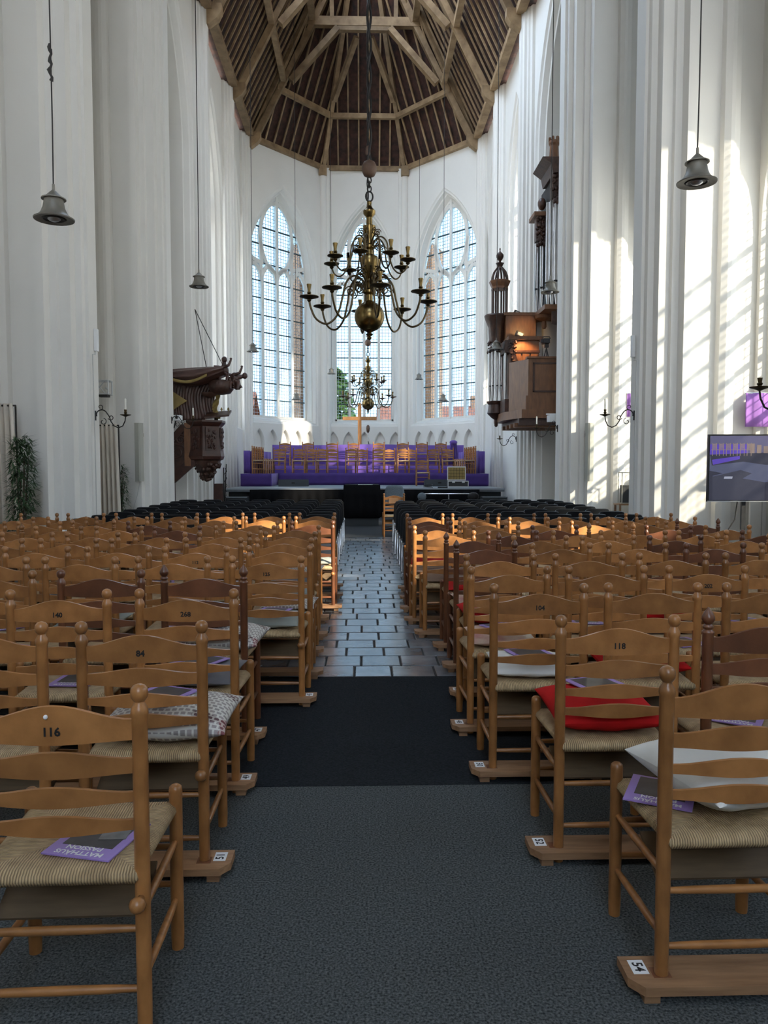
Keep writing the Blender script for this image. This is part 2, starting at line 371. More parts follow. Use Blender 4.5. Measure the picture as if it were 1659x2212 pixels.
def glazed_window(n, W, uc, a, sill, spring, apex, dep, glass, lights=4, bar_gap=0.68, tracery=True, mw=0.12, md=0.16, bar_h=0.045):
    """stone mullions and tracery, iron saddle bars, and a leaded pane in every opening"""
    root = struct(thing('window_%d' % n, None, None, W.p(uc, 0, dep)))
    ang = math.atan2(W.u.y, W.u.x); root.rotation_euler = (0, 0, ang)
    del_keys = [k for k in ('label', 'category') if k in root]
    for k in del_keys: del root[k]
    out_l = arch_pts(a, sill, spring, apex, 14)
    f = MB()                                             # stone frame round the opening
    for p, q in zip(out_l, out_l[1:] + out_l[:1]): f.beam((p[0], 0, p[1]), (q[0], 0, q[1]), md, 0.10, up=(0, 1, 0))
    f.build('window_frame', M['stone_sill'], root)
    lw = 2 * a / lights; head0 = spring - 0.35 if tracery else spring
    def top(u):                                          # height of the outer arch at u
        rise = apex - spring; Rr = (a * a + rise * rise) / (2 * a); x = a - abs(u)
        return spring + math.sqrt(max(0, Rr * Rr - (Rr - x) ** 2))
    for i in range(1, lights):
        u = -a + lw * i; zt = head0 + 0.45 if (tracery and i != lights // 2) else top(u)
        MB().beam((u, 0, sill), (u, 0, zt), mw, md, up=(0, 1, 0)).build('mullion', M['stone_sill'], root)
    if tracery:
        for i in range(lights):                          # pointed head of every light
            uc2 = -a + lw * (i + 0.5); hh = [(uc2 + p[0], p[1]) for p in arch_pts(lw / 2, head0 - 0.3, head0, min(head0 + lw * 0.85, top(uc2) - 0.02), 5)][1:-1]
            t = MB()
            for p, q in zip(hh, hh[1:]): t.beam((p[0], 0, p[1]), (q[0], 0, q[1]), md, 0.09, up=(0, 1, 0))
            t.build('light_head', M['stone_sill'], root)
        t = MB(); zb = head0 + lw * 0.55; zc = spring + (apex - spring) * 0.50; rw = a * 0.56   # the large drop shape below the point
        P = []
        for i in range(15):
            k = i / 14.0; th = -PI / 2 + PI * k
            P.append((rw * math.cos(th) * (1 - 0.12 * k), zc + (zc - zb) * math.sin(th) if th < 0 else zc + (top(0.2) - 0.12 - zc) * math.sin(th)))
        for s_ in (-1, 1):
            for p, q in zip(P, P[1:]): t.beam((s_ * p[0], 0, p[1]), (s_ * q[0], 0, q[1]), md, 0.09, up=(0, 1, 0))
            t.beam((s_ * lw, 0, head0 + 0.42), (s_ * (lw + 0.05), 0, head0 + 0.75), md, 0.09, up=(0, 1, 0))
            t.beam((s_ * lw * 0.98, 0, head0 + 0.7), (s_ * rw * 1.0, 0, zc - 0.1), md, 0.09, up=(0, 1, 0))
            t.beam((s_ * (lw + 0.05), 0, head0 + 0.75), (s_ * (a - 0.03), 0, head0 + 0.95), md, 0.08, up=(0, 1, 0))
        t.build('tracery', M['stone_sill'], root)
    nb = int((head0 - sill) / bar_gap); zs = [sill + 0.05 + (head0 - sill - 0.05) * k / nb for k in range(nb + 1)]
    for z in zs[1:] + [head0 + 0.75, head0 + 1.5, head0 + 2.2][: 3 if tracery else 0]:
        hwid = a if z <= spring else (a if z < spring else max(0.1, a - (z - spring) * a / (apex - spring) * 0.9 + 0.0))
        if z < apex - 0.4:
            w_ = a
            while w_ > 0.1 and top(w_) < z + 0.03: w_ -= 0.04
            MB().box((0, -0.01, z), (2 * w_, 0.035, bar_h)).build('saddle_bar', M['iron_bar'], root)
    pm = {}
    for i in range(lights):
        u0 = -a + lw * i
        for k in range(nb):
            key = (round(zs[k + 1] - zs[k], 4))
            if key not in pm:
                pm[key] = MB().box((lw / 2, 0, key / 2), (lw, 0.008, key)).mesh('pane', glass)
            link('pane', pm[key], root, (u0, 0.02, zs[k]))
        U = [u0 + lw * j / 6 for j in range(7)]; head = [(u0, head0)] + [(u0 + lw, head0)] + [(u, max(head0 + 0.01, top(u))) for u in U[::-1]]
        MB().slab([(u - u0, 0, z - head0) for u, z in head], (0, 0.008, 0)).build('pane', glass, root, loc=(u0, 0.02, head0))
    return root
mat('iron_bar', (0.035, 0.065, 0.075), 0.6)

# ---- floor
fl = MB().box2((-9, -6, -0.30), (9, 36, -0.012)).build('floor', M['floor_stone']); struct(fl)
# stone slabs of the centre aisle, laid in running bond, each a slab of its own
pv = {}
Y = 5.46; row = 0
while Y < 16.55:
    dy = random.choice([0.285, 0.30, 0.31]); off = 0.0 if row % 2 else 0.145; x = -0.86 + off + random.uniform(-0.03, 0.03)
    while x < 1.02 and len(pv) >= 0:
        w = 0.29 + random.choice([-0.015, 0, 0.015, 0.03])
        key = (round(w, 3), dy)
        if key not in pv:
            g = 0.006; hx, hy = w / 2 - g, dy / 2 - g; c = 0.006
            vs = [(-hx, -hy, -0.03), (hx, -hy, -0.03), (hx, hy, -0.03), (-hx, hy, -0.03), (-hx, -hy, -c), (hx, -hy, -c), (hx, hy, -c), (-hx, hy, -c),
                  (-hx + c, -hy + c, 0), (hx - c, -hy + c, 0), (hx - c, hy - c, 0), (-hx + c, hy - c, 0)]
            fs = [(0, 1, 5, 4), (1, 2, 6, 5), (2, 3, 7, 6), (3, 0, 4, 7), (4, 5, 9, 8), (5, 6, 10, 9), (6, 7, 11, 10), (7, 4, 8, 11), (8, 9, 10, 11)]
            pv[key] = MB().add(vs, fs).mesh('paver', M['paver'])
        link('paver', pv[key], fl, (x + w / 2, Y + dy / 2, -0.001 + random.uniform(-0.003, 0.0015)), (random.uniform(-.006, .006), random.uniform(-.006, .006), 0))
        x += w
    Y += dy; row += 1
MB().box2((-0.95, 5.44, -0.03), (1.1, 16.6, -0.011)).build('paver_bed', M['joint'], fl)
for s, x0, x1 in ((-1, -4.6, -0.87), (1, 1.03, 4.75)):
    MB().box2((x0, 5.44, -0.012), (x1, 16.6, -0.002)).build('side_paving', M['floor_stone'], fl)
tag(MB().box2((-4.6, -4.0, -0.012), (4.75, 3.55, 0.0)).build('carpet', M['carpet']), 'speckled grey needle-felt carpet in the foreground of the aisle', 'carpet')
tag(MB().box2((-4.55, 3.55, -0.012), (4.7, 5.44, 0.003)).build('carpet', M['rug_black']), 'black carpet strip across the aisle before the stone slabs', 'carpet')
tag(MB().box2((-4.35, 16.6, -0.012), (4.5, 23.3, 0.002)).build('carpet', M['carpet_far']), 'dark grey carpet at the far end before the stage', 'carpet')

# ---- clustered piers with inner buttress walls
BAYS = [-2.4, 2.7, 7.8, 12.9, 18.0]
near = [(2.6, -0.55), (1.38, -0.55), (1.36, -0.66), (1.26, -0.70), (1.20, -0.70), (1.11, -0.66), (1.09, -0.55), (0.66, -0.55), (0.64, -0.68), (0.52, -0.68),
        (0.49, -0.52), (0.38, -0.52), (0.36, -0.46), (0.19, -0.46), (0.17, -0.29), (0.07, -0.29), (0.05, -0.20), (0.0, -0.20)]
prof = near + [(d, -y) for d, y in near[::-1]]
npier = 0
for s, side in ((-1, 'left'), (1, 'right')):
    for yc in BAYS:
        if s > 0 and yc < 7: continue                    # behind and beside the camera, out of every view
        poly = [(sx(s, d), yc + y) for d, y in prof]
        if s > 0: poly = poly[::-1]
        o = MB().prism(poly, -0.02, 15.2).build('wall_%s_pier' % side, M['plaster']); struct(o)
        MB().prism([(sx(s, d), yc + y) for d, y in ((0.70, -0.74), (-0.05, -0.40), (-0.05, 0.40), (0.70, 0.74))], -0.02, 0.12).build('plinth', M['plaster'], o)
# ---- outer walls of the bays with their windows
wn = 4
for s, side in ((-1, 'left'), (1, 'right')):
    for i in range(len(BAYS) - 1):
        y0, y1 = BAYS[i] + 0.5, BAYS[i + 1] - 0.5
        if s > 0 and i == 0: y0, y1 = -3.0, 3.2
        W = WallFrame((sx(s, 1.75), y0), (sx(s, 1.75), y1), (-s, 0, 0))
        a = 1.95; uc = W.L / 2; sill = 1.35; ap = 8.3
        spr = 5.3
        if s < 0: a, sill, spr, ap = 0.95, 3.2, 5.8, 7.4
        if s < 0 and i != 1:
            struct(arched_wall('wall_left_outer', W, -0.02, 15.2, [(uc, a, sill, spr, ap, [(0.04, 0.0), (0.08, 0.12), (0.14, 0.14), (0.20, 0.30)], True)], M['plaster'], thick=0.5)); continue
        if s > 0 and i < 2:                              # two near bays: unseen wall, opening added to throw sun on the chair rows
            ops = [(4.35, 0.40, 4.7, 6.3, 6.9, [(0.03, 0.2)], None)] if i == 0 else [(0.52, 0.42, 3.3, 4.9, 5.5, [(0.04, 0.2)], None)]
            struct(arched_wall('wall_right_outer', W, -0.02, 15.2, ops, M['plaster'], thick=0.5)); continue
        arched_wall('wall_%s_outer' % side, W, -0.02, 15.2, [(uc, a, sill, spr, ap, [(0.04, 0.0), (0.08, 0.12), (0.14, 0.14), (0.20, 0.30)], None)], M['plaster'], thick=0.5)
        struct(bpy.data.objects[bpy.context.scene.collection.objects[-1].name])
        glazed_window(wn, W, uc, a - 0.20, sill + 0.18, spr, ap - 0.25, 0.30, M['leaded_glass_nave'], bar_gap=0.46, tracery=False, mw=0.06, md=0.06, lights=2, bar_h=0.10); wn += 1

struct(MB().box2((sx(-1, 0.2), -6.3, -0.02), (sx(-1, 0.6), -2.9, 15.2)).build('wall_left_west', M['plaster']))
struct(MB().box2((sx(1, 0.2), -3.3, -0.02), (sx(1, 2.4), -2.9, 15.2)).build('wall_right_sun_stop', M['plaster']))  # unseen wall, added to stop sun leaking in behind the bay
struct(MB().box2((sx(1, 0.2), -14.0, -0.02), (sx(1, 0.6), -2.9, 15.2)).build('wall_right_west', M['plaster']))  # unseen wall, added to shade the foreground floor from the sun
Ww = WallFrame((sx(-1, 0.6), -6.0), (sx(1, 0.6), -6.0), (0, 1, 0))
struct(arched_wall('wall_west', Ww, -0.02, 15.2, [(Ww.L / 2, 1.7, 4.0, 8.0, 10.5, [(0.1, 0.3)], None)], M['plaster']))
# ---- choir bays
YC = [18.0, 22.9, 27.4, 31.3]
sh = [(0.75, -0.42), (0.36, -0.42), (0.34, -0.48), (0.26, -0.48), (0.22, -0.38), (0.17, -0.36), (0.15, -0.27), (0.08, -0.25), (0.05, -0.16), (0.0, -0.12)]
shp = sh + [(d, -y) for d, y in sh[::-1]]
for s, side in ((-1, 'left'), (1, 'right')):
    for yc in YC[1:]:
        poly = [(sx(s, d), yc + y) for d, y in shp]
        if s > 0: poly = poly[::-1]
        struct(MB().prism(poly, -0.02, EAVE).build('wall_%s_shaft' % side, M['plaster']))
    for i in range(3):
        y0, y1 = YC[i] + 0.3, YC[i + 1] - 0.3
        W = WallFrame((sx(s, 0.34), y0), (sx(s, 0.34), y1), (-s, 0, 0)); uc = W.L / 2
        if i == 0:
            dep = 0.85 if s < 0 else 1.7
            o = arched_wall('wall_%s_choir' % side, W, -0.02, EAVE, [(uc, 1.85, 0.0, 10.2, 13.9, [(0.05, 0.06), (0.13, 0.08), (0.20, 0.22), (0.26, 0.24), (0.30, dep)], True)], M['plaster'], thick=0.8)
            struct(o)
            if s < 0: MB().slab([W.p(uc - 1.5, 0, 0.83), W.p(uc + 1.5, 0, 0.83), W.p(uc + 1.5, 10.4, 0.83), W.p(uc - 1.5, 10.4, 0.83)], W.out * 0.015).build('worn_plaster', M['plaster_worn'], o)
        else:
            big_ = 1.6 if s > 0 else 1.85  # left windows, out of view, are widened to bring daylight into the choir
            o = arched_wall('wall_%s_choir' % side, W, -0.02, EAVE, [(min(uc, W.L / 2), min(big_, W.L / 2 - 0.05), 4.0 if s > 0 else 3.0, 9.9, 13.5, [(0.05, 0.06), (0.12, 0.08), (0.18, 0.20), (0.26, 0.24), (0.40, 0.60)], None)], M['plaster'], thick=0.65)
            struct(o)
            if s > 0 and i == 2:
                MB().slab([W.p(uc - 1.3, 5.5, 0.62), W.p(uc + 1.3, 5.5, 0.62), W.p(uc + 1.3, 13.2, 0.62), W.p(uc - 1.3, 13.2, 0.62)], W.out * 0.1).build('sun_block', M['plaster'], o)  # slab added to cut the sun through the upper window
            glazed_window(wn, W, uc, min(big_, W.L / 2 - 0.05) - 0.40, 4.36 if s > 0 else 3.36, 9.9, 13.0, 0.60, M['leaded_glass_side']); wn += 1

# ---- polygonal apse with three tall windows over blind arcading
AL, BL = (AX - 4.85, 31.2), (AX - 1.8, 34.65); AR, BR = (AX + 4.85, 31.2), (AX + 1.8, 34.65)
wn = 1
for name, A, B, uc, inw in (('left', AL, BL, 2.26, (1, -1, 0)), ('back', BL, BR, 1.8, (0, -1, 0)), ('right', BR, AR, 4.605 - 2.26, (-1, -1, 0))):
    W = WallFrame(A, B, inw)
    side = {'left': 'apse_left', 'back': 'apse_back', 'right': 'apse_right'}[name]
    big = 1.98 if name != 'back' else 1.62; gl = big - 0.30
    o = arched_wall('wall_' + side, W, 3.32, EAVE + 0.1, [(uc, big, 3.34, 9.6, 13.25, [(0.05, 0.05), (0.11, 0.06), (0.16, 0.20), (0.21, 0.21), (0.30, 0.5)], None)], M['plaster'], thick=0.55); struct(o)
    glazed_window(wn, W, uc, gl, 3.34 + 0.27, 9.6, 13.25 - 0.375, 0.50, M['leaded_glass']); wn += 1
    n = 5; ops = []
    for k in range(n):
        u = uc + (k - (n - 1) / 2) * (0.72 if name != 'back' else 0.70)
        ops.append((u, 0.27, 1.2, 2.55, 3.12, [(0.03, 0.04), (0.06, 0.16)], True))
    lo = arched_wall('wall_%s_arcading' % side, W, -0.02, 3.32, ops, M['plaster']); struct(lo)
# corner shafts of the apse
for (x, y, r) in ((BL[0], BL[1], 0.16), (BR[0], BR[1], 0.16), (AL[0] + 0.02, AL[1] + 0.10, 0.16), (AR[0] - 0.02, AR[1] + 0.10, 0.16)):
    t = MB(); cx = 1 if x < 0 else -1
    for dx, dy, rr in ((0, 0, r), (-r * 1.25, -0.02 * cx, r * 0.62), (r * 1.25, 0.02 * cx, r * 0.62)):
        t.lathe([(rr * 1.35, -0.02), (rr * 1.35, 0.5), (rr, 0.6), (rr, EAVE - 0.1), (rr * 1.3, EAVE)], 10, (x + dx, y - 0.06 + dy, 0))
    struct(t.build('trim_apse_shaft', M['plaster'], smooth=40))

# ---- open timber roof
SL = 2.05                                                # rise per metre
RID = EAVE + HW * SL
ceil = MB()
YR0, YAP = 17.6, 34.65 - HW / 1.0 * 0.985
T = Vector((AX, YAP, RID))
eL0, eL1 = Vector((AX - HW, YR0, EAVE)), Vector((AX - HW, 31.5, EAVE))
eR0, eR1 = Vector((AX + HW, YR0, EAVE)), Vector((AX + HW, 31.5, EAVE))
bL, bR = Vector((BL[0], BL[1], EAVE)), Vector((BR[0], BR[1], EAVE))
def lift(p, k=0.20): return p + Vector((0, 0, k))
r0 = Vector((AX, YR0, RID))
nz = 19.6; nx = lambda z: AX - HW + (z - EAVE) / SL
faces = [[Vector((AX - HW, 20.5, EAVE)), eL1, T, Vector((nx(21.4), 29.6, 21.4)), Vector((nx(19.9), 28.6, 19.9)), Vector((nx(17.7), 24.0, 17.7))], [Vector((AX - HW, -6.3, EAVE)), Vector((AX - HW, 17.6, EAVE)), Vector((AX, 17.6, RID)), Vector((AX, -6.3, RID))], [eR1, eR0, r0, T], [eL1, bL, T], [bL, bR, T], [bR, eR1, T]]
for fc in faces: ceil.slab([lift(p) for p in fc], (0, 0, 0.12))
ceil.slab([lift(p) for p in (Vector((AX + HW, -6.3, EAVE)), eR0, r0, Vector((AX, -6.3, RID)))], (0, 0, 0.12))
for s in (-1, 1):                                        # the wall heads the roof rests on
    ceil.box2((AX + s * (HW - 0.02), -6.3, EAVE + 0.10), (AX + s * (HW + 2.5), 31.6, EAVE + 0.85))
ceil.slab([eL1 + Vector((0, 0, .10)), bL + Vector((0, 0, .10)), (BL[0], BL[1] + 1.2, EAVE + .10), (AL[0] - 1.0, AL[1] + 0.3, EAVE + .10)], (0, 0, .7))
ceil.slab([eR1 + Vector((0, 0, .10)), bR + Vector((0, 0, .10)), (BR[0], BR[1] + 1.2, EAVE + .10), (AR[0] + 1.0, AR[1] + 0.3, EAVE + .10)], (0, 0, .7))
ceil.box2((BL[0], BL[1] - 0.05, EAVE + .10), (BR[0], BR[1] + 1.2, EAVE + .8))
ceil = struct(ceil.build('ceiling', M['roof_board']))
def rafters(e0, e1, t0, t1, gap):
    """rafters square to the eave e0-e1, up to the top line t0-t1 or to the hips of a triangle"""
    L = (e1 - e0).length; u = (e1 - e0) / L; n = int(L / gap)
    nrm = u.cross((t0 - e0)).normalized()
    up = nrm.cross(u).normalized()
    if up.z < 0: up = -up
    if nrm.z < 0: nrm = -nrm
    for i in range(n):
        a = (i + 0.5) * L / n; p = e0 + u * a
        k = 1e9                                          # clip along `up` by the side edges
        for (q0, q1) in ((e0, t0), (e1, t1), (t0, t1)):
            d = q1 - q0
            if d.length < 1e-3: continue
            A11, A12 = up.dot(u), -d.dot(u); A21, A22 = up.dot(up), -d.dot(up); b = q0 - p
            det = A11 * A22 - A12 * A21
            if abs(det) < 1e-6: continue
            s_ = (b.dot(u) * A22 - A12 * b.dot(up)) / det; w_ = (A11 * b.dot(up) - A21 * b.dot(u)) / det
            if s_ > 0.05 and -0.01 <= w_ <= 1.01: k = min(k, s_)
        if k > 1e8: continue
        q = p + up * k
        MB().beam(p - nrm * 0.02, q - nrm * 0.02, 0.065, 0.055, up=nrm).build('rafter', M['roof_wood'], ceil)
rafters(Vector((AX - HW, 20.6, EAVE)), Vector((AX - HW, 28.6, EAVE)), Vector((nx(16.0), 20.6, 16.0)), Vector((nx(19.9), 28.6, 19.9)), 0.44); rafters(Vector((AX - HW, 28.6, EAVE)), eL1, Vector((nx(19.9), 28.6, 19.9)), T, 0.44); rafters(eR0, eR1, r0, T, 0.44)
rafters(eL1, bL, T, T, 0.44); rafters(bL, bR, T, T, 0.42); rafters(bR, eR1, T, T, 0.44)
def rb(name, a, b, w, h, up=(0, 0, 1)): return MB().beam(a, b, w, h, up).build(name, M['roof_wood'], ceil)
inn = 0.28
for s in (-1, 1):                                        # purlins and plates along the slopes
    x = lambda z: AX + s * (HW - (z - EAVE) / SL - inn)
    rb('wall_plate', (AX + s * (HW - 0.02), YR0, EAVE + 0.02), (AX + s * (HW - 0.02), 31.5, EAVE + 0.02), 0.26, 0.20)
    rb('purlin', (x(16.75), YR0, 16.75), (x(16.75), 31.5, 16.75), 0.20, 0.24)
    rb('purlin', (x(19.1), YR0, 19.1), (x(19.1), 31.2, 19.1), 0.24, 0.26)
for a, b in ((eL1, bL), (bL, bR), (bR, eR1)):
    rb('wall_plate', a + Vector((0, 0, .02)), b + Vector((0, 0, .02)), 0.26, 0.20)
    k = 0.235
    rb('purlin', a.lerp(T, k) - Vector((0, 0, .35)), b.lerp(T, k) - Vector((0, 0, .35)), 0.18, 0.20)
for c in (bL, bR, eL1, eR1):                             # hip beams
    rb('hip_rafter', c + Vector((0, 0, -.02)), c.lerp(T, 0.97) + Vector((0, 0, -0.35)), 0.17, 0.22)
for yc in (18.2, 22.9, 27.4, 31.3):                      # trusses
    for s in (-1, 1):
        X = lambda z, i=0.40: AX + s * (HW - (z - EAVE) / SL - i)
        rb('principal_rafter', (X(EAVE, 0.18), yc, EAVE - 0.15), (X(19.4), yc, 19.4), 0.21, 0.22, (0, 1, 0))
        rb('principal_rafter', (X(19.0), yc, 19.0), (AX + s * 0.2, yc, RID - 1.1), 0.26, 0.28, (0, 1, 0))
        rb('arch_brace', (X(16.9, 0.5), yc, 16.7), (AX + s * 1.02, yc, 18.75), 0.22, 0.30, (0, 1, 0))
        rb('strut', (AX + s * 1.25, yc, 18.9), (X(20.6, .3), yc, 20.6), 0.16, 0.18, (0, 1, 0))
        MB().slab([(AX + s * HW, yc - 0.14, EAVE + 0.1), (AX + s * (HW - 0.42), yc - 0.14, EAVE + 0.1), (AX + s * (HW - 0.42), yc - 0.14, EAVE - 0.12), (AX + s * (HW - 0.30), yc - 0.14, EAVE - 0.30), (AX + s * (HW - 0.06), yc - 0.14, EAVE - 0.48), (AX + s * HW, yc - 0.14, EAVE - 0.48)], (0, 0.28, 0)).build('corbel', M['roof_wood'], ceil)
    rb('collar_beam', (AX - 2.3, yc, 18.98), (AX + 2.3, yc, 18.98), 0.26, 0.34)
    rb('collar_soffit', (AX - 1.02, yc, 18.72), (AX + 1.02, yc, 18.72), 0.22, 0.16)
for c in (bL, bR):                                       # braces of the half trusses behind
    k = c.lerp(T, 0.30); rb('arch_brace', k + Vector((0, 0, -.45)), (AX + (c.x - AX) * 0.16, 31.6, 18.6), 0.18, 0.22)
    MB().box((c.x, c.y - 0.16, EAVE - 0.14), (0.34, 0.34, 0.40)).build('corbel', M['roof_wood'], ceil)

# ---- the world outside the apse windows
tag(MB().box2((-60, 36.5, -1.2), (60, 110, -1.0)).build('ground', M['grass']), None, None, None, 'structure')
def house(x, y, w, d, hw, hr, wallm, label):
    t = thing('house', label, 'house', (x, y, -1.0))
    MB().box2((-w / 2, -d / 2, 0), (w / 2, d / 2, hw)).build('wall', wallm, t)
    MB().slab([(-w / 2 - .3, -d / 2 - .3, hw), (w / 2 + .3, -d / 2 - .3, hw), (w / 2 + .3, 0, hw + hr), (-w / 2 - .3, 0, hw + hr)], (0, 0, 0.15)).build('roof', M['roof_tile'], t)
    MB().slab([(-w / 2 - .3, d / 2 + .3, hw), (w / 2 + .3, d / 2 + .3, hw), (w / 2 + .3, 0, hw + hr), (-w / 2 - .3, 0, hw + hr)], (0, 0, 0.15)).build('roof', M['roof_tile'], t)
    MB().box((w * 0.3, 0, hw + hr + 0.3), (0.5, 0.5, 1.4)).build('chimney', M['brick'], t)
    for k in range(3): MB().box((-w * 0.3 + k * w * 0.3, -d / 2 - 0.02, hw * 0.55), (0.9, 0.06, 1.3)).build('window', M['glass_clear'], t)
    return t
house(6.5, 66, 10, 8, 4.4, 3.2, M['brick'], 'red tiled house roof seen low in the middle apse window')
house(17.5, 58, 9, 8, 4.2, 3.0, M['brick'], 'red tiled house seen low through the right apse window')
house(-14.5, 60, 12, 8, 5.0, 3.2, M['brick'], 'brick house with red roof seen low through the left apse window')
def tree_out(x, y, h, rad, label, matl, n=900, seed=1, trunk=0.25):
    rnd = random.Random(seed); t = thing('tree', label, 'tree', (x, y, -1.0))
    MB().tube([(0, 0, 0), (0.1, 0, h * 0.5), (0, 0, h * 0.9)], [trunk, trunk * 0.7, 0.05], 8).build('trunk', M['bark'], t)
    c = MB()
    for _ in range(n):
        z = rnd.uniform(0.18, 1.0); rr = rad * (1 - z) ** 0.6 * math.sqrt(rnd.random()) + 0.15; a = rnd.uniform(0, 2 * PI)
        p = Vector((rr * math.cos(a), rr * math.sin(a), z * h)); s_ = rnd.uniform(0.18, 0.40)
        q = Matrix.Rotation(rnd.uniform(0, 6.3), 3, 'Z') @ Matrix.Rotation(rnd.uniform(0, 3), 3, 'X')
        c.add([p + q @ Vector(v) * s_ for v in ((-1, 0, 0), (0, -.5, .1), (1, 0, 0), (0, .5, .1))], [(0, 1, 2, 3)])
    c.build('crown', matl, t); return t
tree_out(-1.75, 50, 8.8, 2.3, 'yellow-green autumn tree behind the middle apse window', M['leaf_autumn'], 1500, 3)
tree_out(1.1, 54, 5.2, 1.5, 'low golden shrub behind the cross in the middle window', M['leaf_autumn'], 500, 5)
for (x, y, rz, lab) in ((AX + 2.95, 36.1, R(-24), 'brick buttress outside the right apse window'), (AX - 2.8, 36.1, R(24), 'shaded brick buttress outside the left apse window')):
    t = thing('buttress', lab, 'buttress', (x, y, -1.0), rz)
    MB().box2((-0.45, -0.75, 0), (0.45, 0.9, 12.6)).build('shaft', M['brick'], t)
    MB().slab([(-0.5, -0.8, 12.6), (0.5, -0.8, 12.6), (0.5, 0.95, 12.6), (-0.5, 0.95, 12.6)], (0, -0.3, 0.5)).build('coping', M['stone_sill'], t)
# ================================================================ CHAIRS
def proj(p):
    x, y, z = p[0], p[1], p[2] - EYE
    X = x * math.cos(YAW) - y * math.sin(YAW); Yy = x * math.sin(YAW) + y * math.cos(YAW)
    f = Yy * math.cos(PITCH) - z * math.sin(PITCH); u = Yy * math.sin(PITCH) + z * math.cos(PITCH)
    return CX + F * X / f, CY - F * u / f

ball_top = [(0.0195, 0.0), (0.0205, 0.3), (0.0205, 0.860), (0.0215, 0.864), (0.0235, 0.872), (0.0215, 0.884), (0.0140, 0.897), (0.0130, 0.902),
            (0.0165, 0.906), (0.0215, 0.914), (0.0230, 0.924), (0.0215, 0.935), (0.0150, 0.943), (0.0060, 0.947)]
point_top = [(0.0195, 0.0), (0.0205, 0.3), (0.0205, 0.868), (0.0230, 0.874), (0.0230, 0.880), (0.0135, 0.888), (0.0200, 0.895), (0.0200, 0.900), (0.0125, 0.908),
             (0.0180, 0.914), (0.0245, 0.926), (0.0235, 0.938), (0.0150, 0.954), (0.0060, 0.966), (0.0030, 0.972)]
def slat_mesh(tm, te, bm, be, m):
    mb = MB(); n = 14; L = 0.205; th = 0.012; vs = []
    for i in range(n + 1):
        x = -L + 2 * L * i / n; h = 0.5 * (1 + math.cos(PI * x / L)); y = -0.016 * (1 - (x / L) ** 2)
        zt = te + (tm - te) * h; zb = be + (bm - be) * h
        vs += [(x, y - th / 2, zb), (x, y - th / 2, zt - 0.002), (x, y, zt), (x, y + th / 2, zt - 0.002), (x, y + th / 2, zb)]
    fs = [(i * 5 + k, i * 5 + (k + 1) % 5, (i + 1) * 5 + (k + 1) % 5, (i + 1) * 5 + k) for i in range(n) for k in range(5)]
    fs += [(4, 3, 2, 1, 0), tuple(n * 5 + k for k in range(5))]
    return mb.add(vs, fs).mesh('slat', m, 35)
SLATS = [(0.900, 0.858, 0.797, 0.803), (0.780, 0.757, 0.708, 0.716), (0.688, 0.668, 0.632, 0.641), (0.613, 0.595, 0.557, 0.567)]
def seat_mesh():
    mb = MB(); rings = []
    def ring(g, z): return [(-0.195 - g, -0.012 - g, z), (0.195 + g, -0.012 - g, z), (0.212 + g, 0.390 + g, z), (-0.212 - g, 0.390 + g, z)]
    prof = [(-0.03, 0.424), (0.004, 0.428), (0.014, 0.443), (0.010, 0.458), (-0.006, 0.468), (-0.04, 0.472), (-0.12, 0.468)]
    vs = [p for g, z in prof for p in ring(g, z)]; vs.append((0, 0.19, 0.462)); vs.append((0, 0.19, 0.428)); c = len(vs) - 2
    for k in range(len(prof) - 1):
        for j in range(4):
            mb.mi = 0 if j % 2 == 0 else 1; q = (j + 1) % 4
            mb.add([], []); mb.f.append((k * 4 + j, k * 4 + q, (k + 1) * 4 + q, (k + 1) * 4 + j)); mb.m.append(mb.mi)
    t = (len(prof) - 1) * 4
    for j in range(4):
        mb.mi = 0 if j % 2 == 0 else 1; mb.f.append((t + j, t + (j + 1) % 4, c)); mb.m.append(mb.mi)
        mb.f.append(((j + 1) % 4, j, c + 1)); mb.m.append(mb.mi)
    mb.v = vs
    return mb.mesh('seat', [M['rush_x'], M['rush_y']], 50)
SEAT = seat_mesh()
def chair_parts(wood, pointed):
    top = point_top if pointed else ball_top; P = []
    post = MB().lathe(top, 12).mesh('rear_post', wood, 50)
    leg = MB().lathe([(0.019, 0), (0.0205, 0.05), (0.0205, 0.495), (0.021, 0.502), (0.0195, 0.514), (0.012, 0.521), (0.004, 0.523)], 12).mesh('front_leg', wood, 50)
    for s in (-1, 1): P.append(('rear_post', post, (s * 0.215, 0, 0.0), None)); P.append(('front_leg', leg, (s * 0.218, 0.385, 0), None))
    for q in SLATS: P.append(('slat', slat_mesh(*q, wood), None, None))
    P.append(('seat', SEAT, None, None))
    def rod(a, b, r=0.0115): 
        a = Vector(a); b = Vector(b); m = a.lerp(b, 0.5)
        return MB().tube([a, a.lerp(b, .2), m, a.lerp(b, .8), b], [r * .8, r, r * 1.1, r, r * .8], 8)
    side = [rod((0, 0.015, z), (0, 0.37, z2)).mesh('side_stretcher', wood, 50) for z, z2 in ((0.352, 0.345), (0.168, 0.160))]
    for s in (-1, 1):
        for me in side: P.append(('side_stretcher', me, (s * 0.2165, 0, 0), None))
    for z in (0.300, 0.137): P.append(('rear_stretcher', rod((-0.2, 0, z), (0.2, 0, z)).mesh('rear_stretcher', wood, 50), None, None))
    for z in (0.325, 0.205): P.append(('front_stretcher', rod((-0.2, 0.385, z), (0.2, 0.385, z)).mesh('front_stretcher', wood, 50), None, None))
    P.append(('book_shelf', MB().box((0, 0.15, 0.325), (0.40, 0.16, 0.009), Matrix.Rotation(R(28), 3, 'X')).mesh('book_shelf', M['shelf_wood']), None, None))
    return P
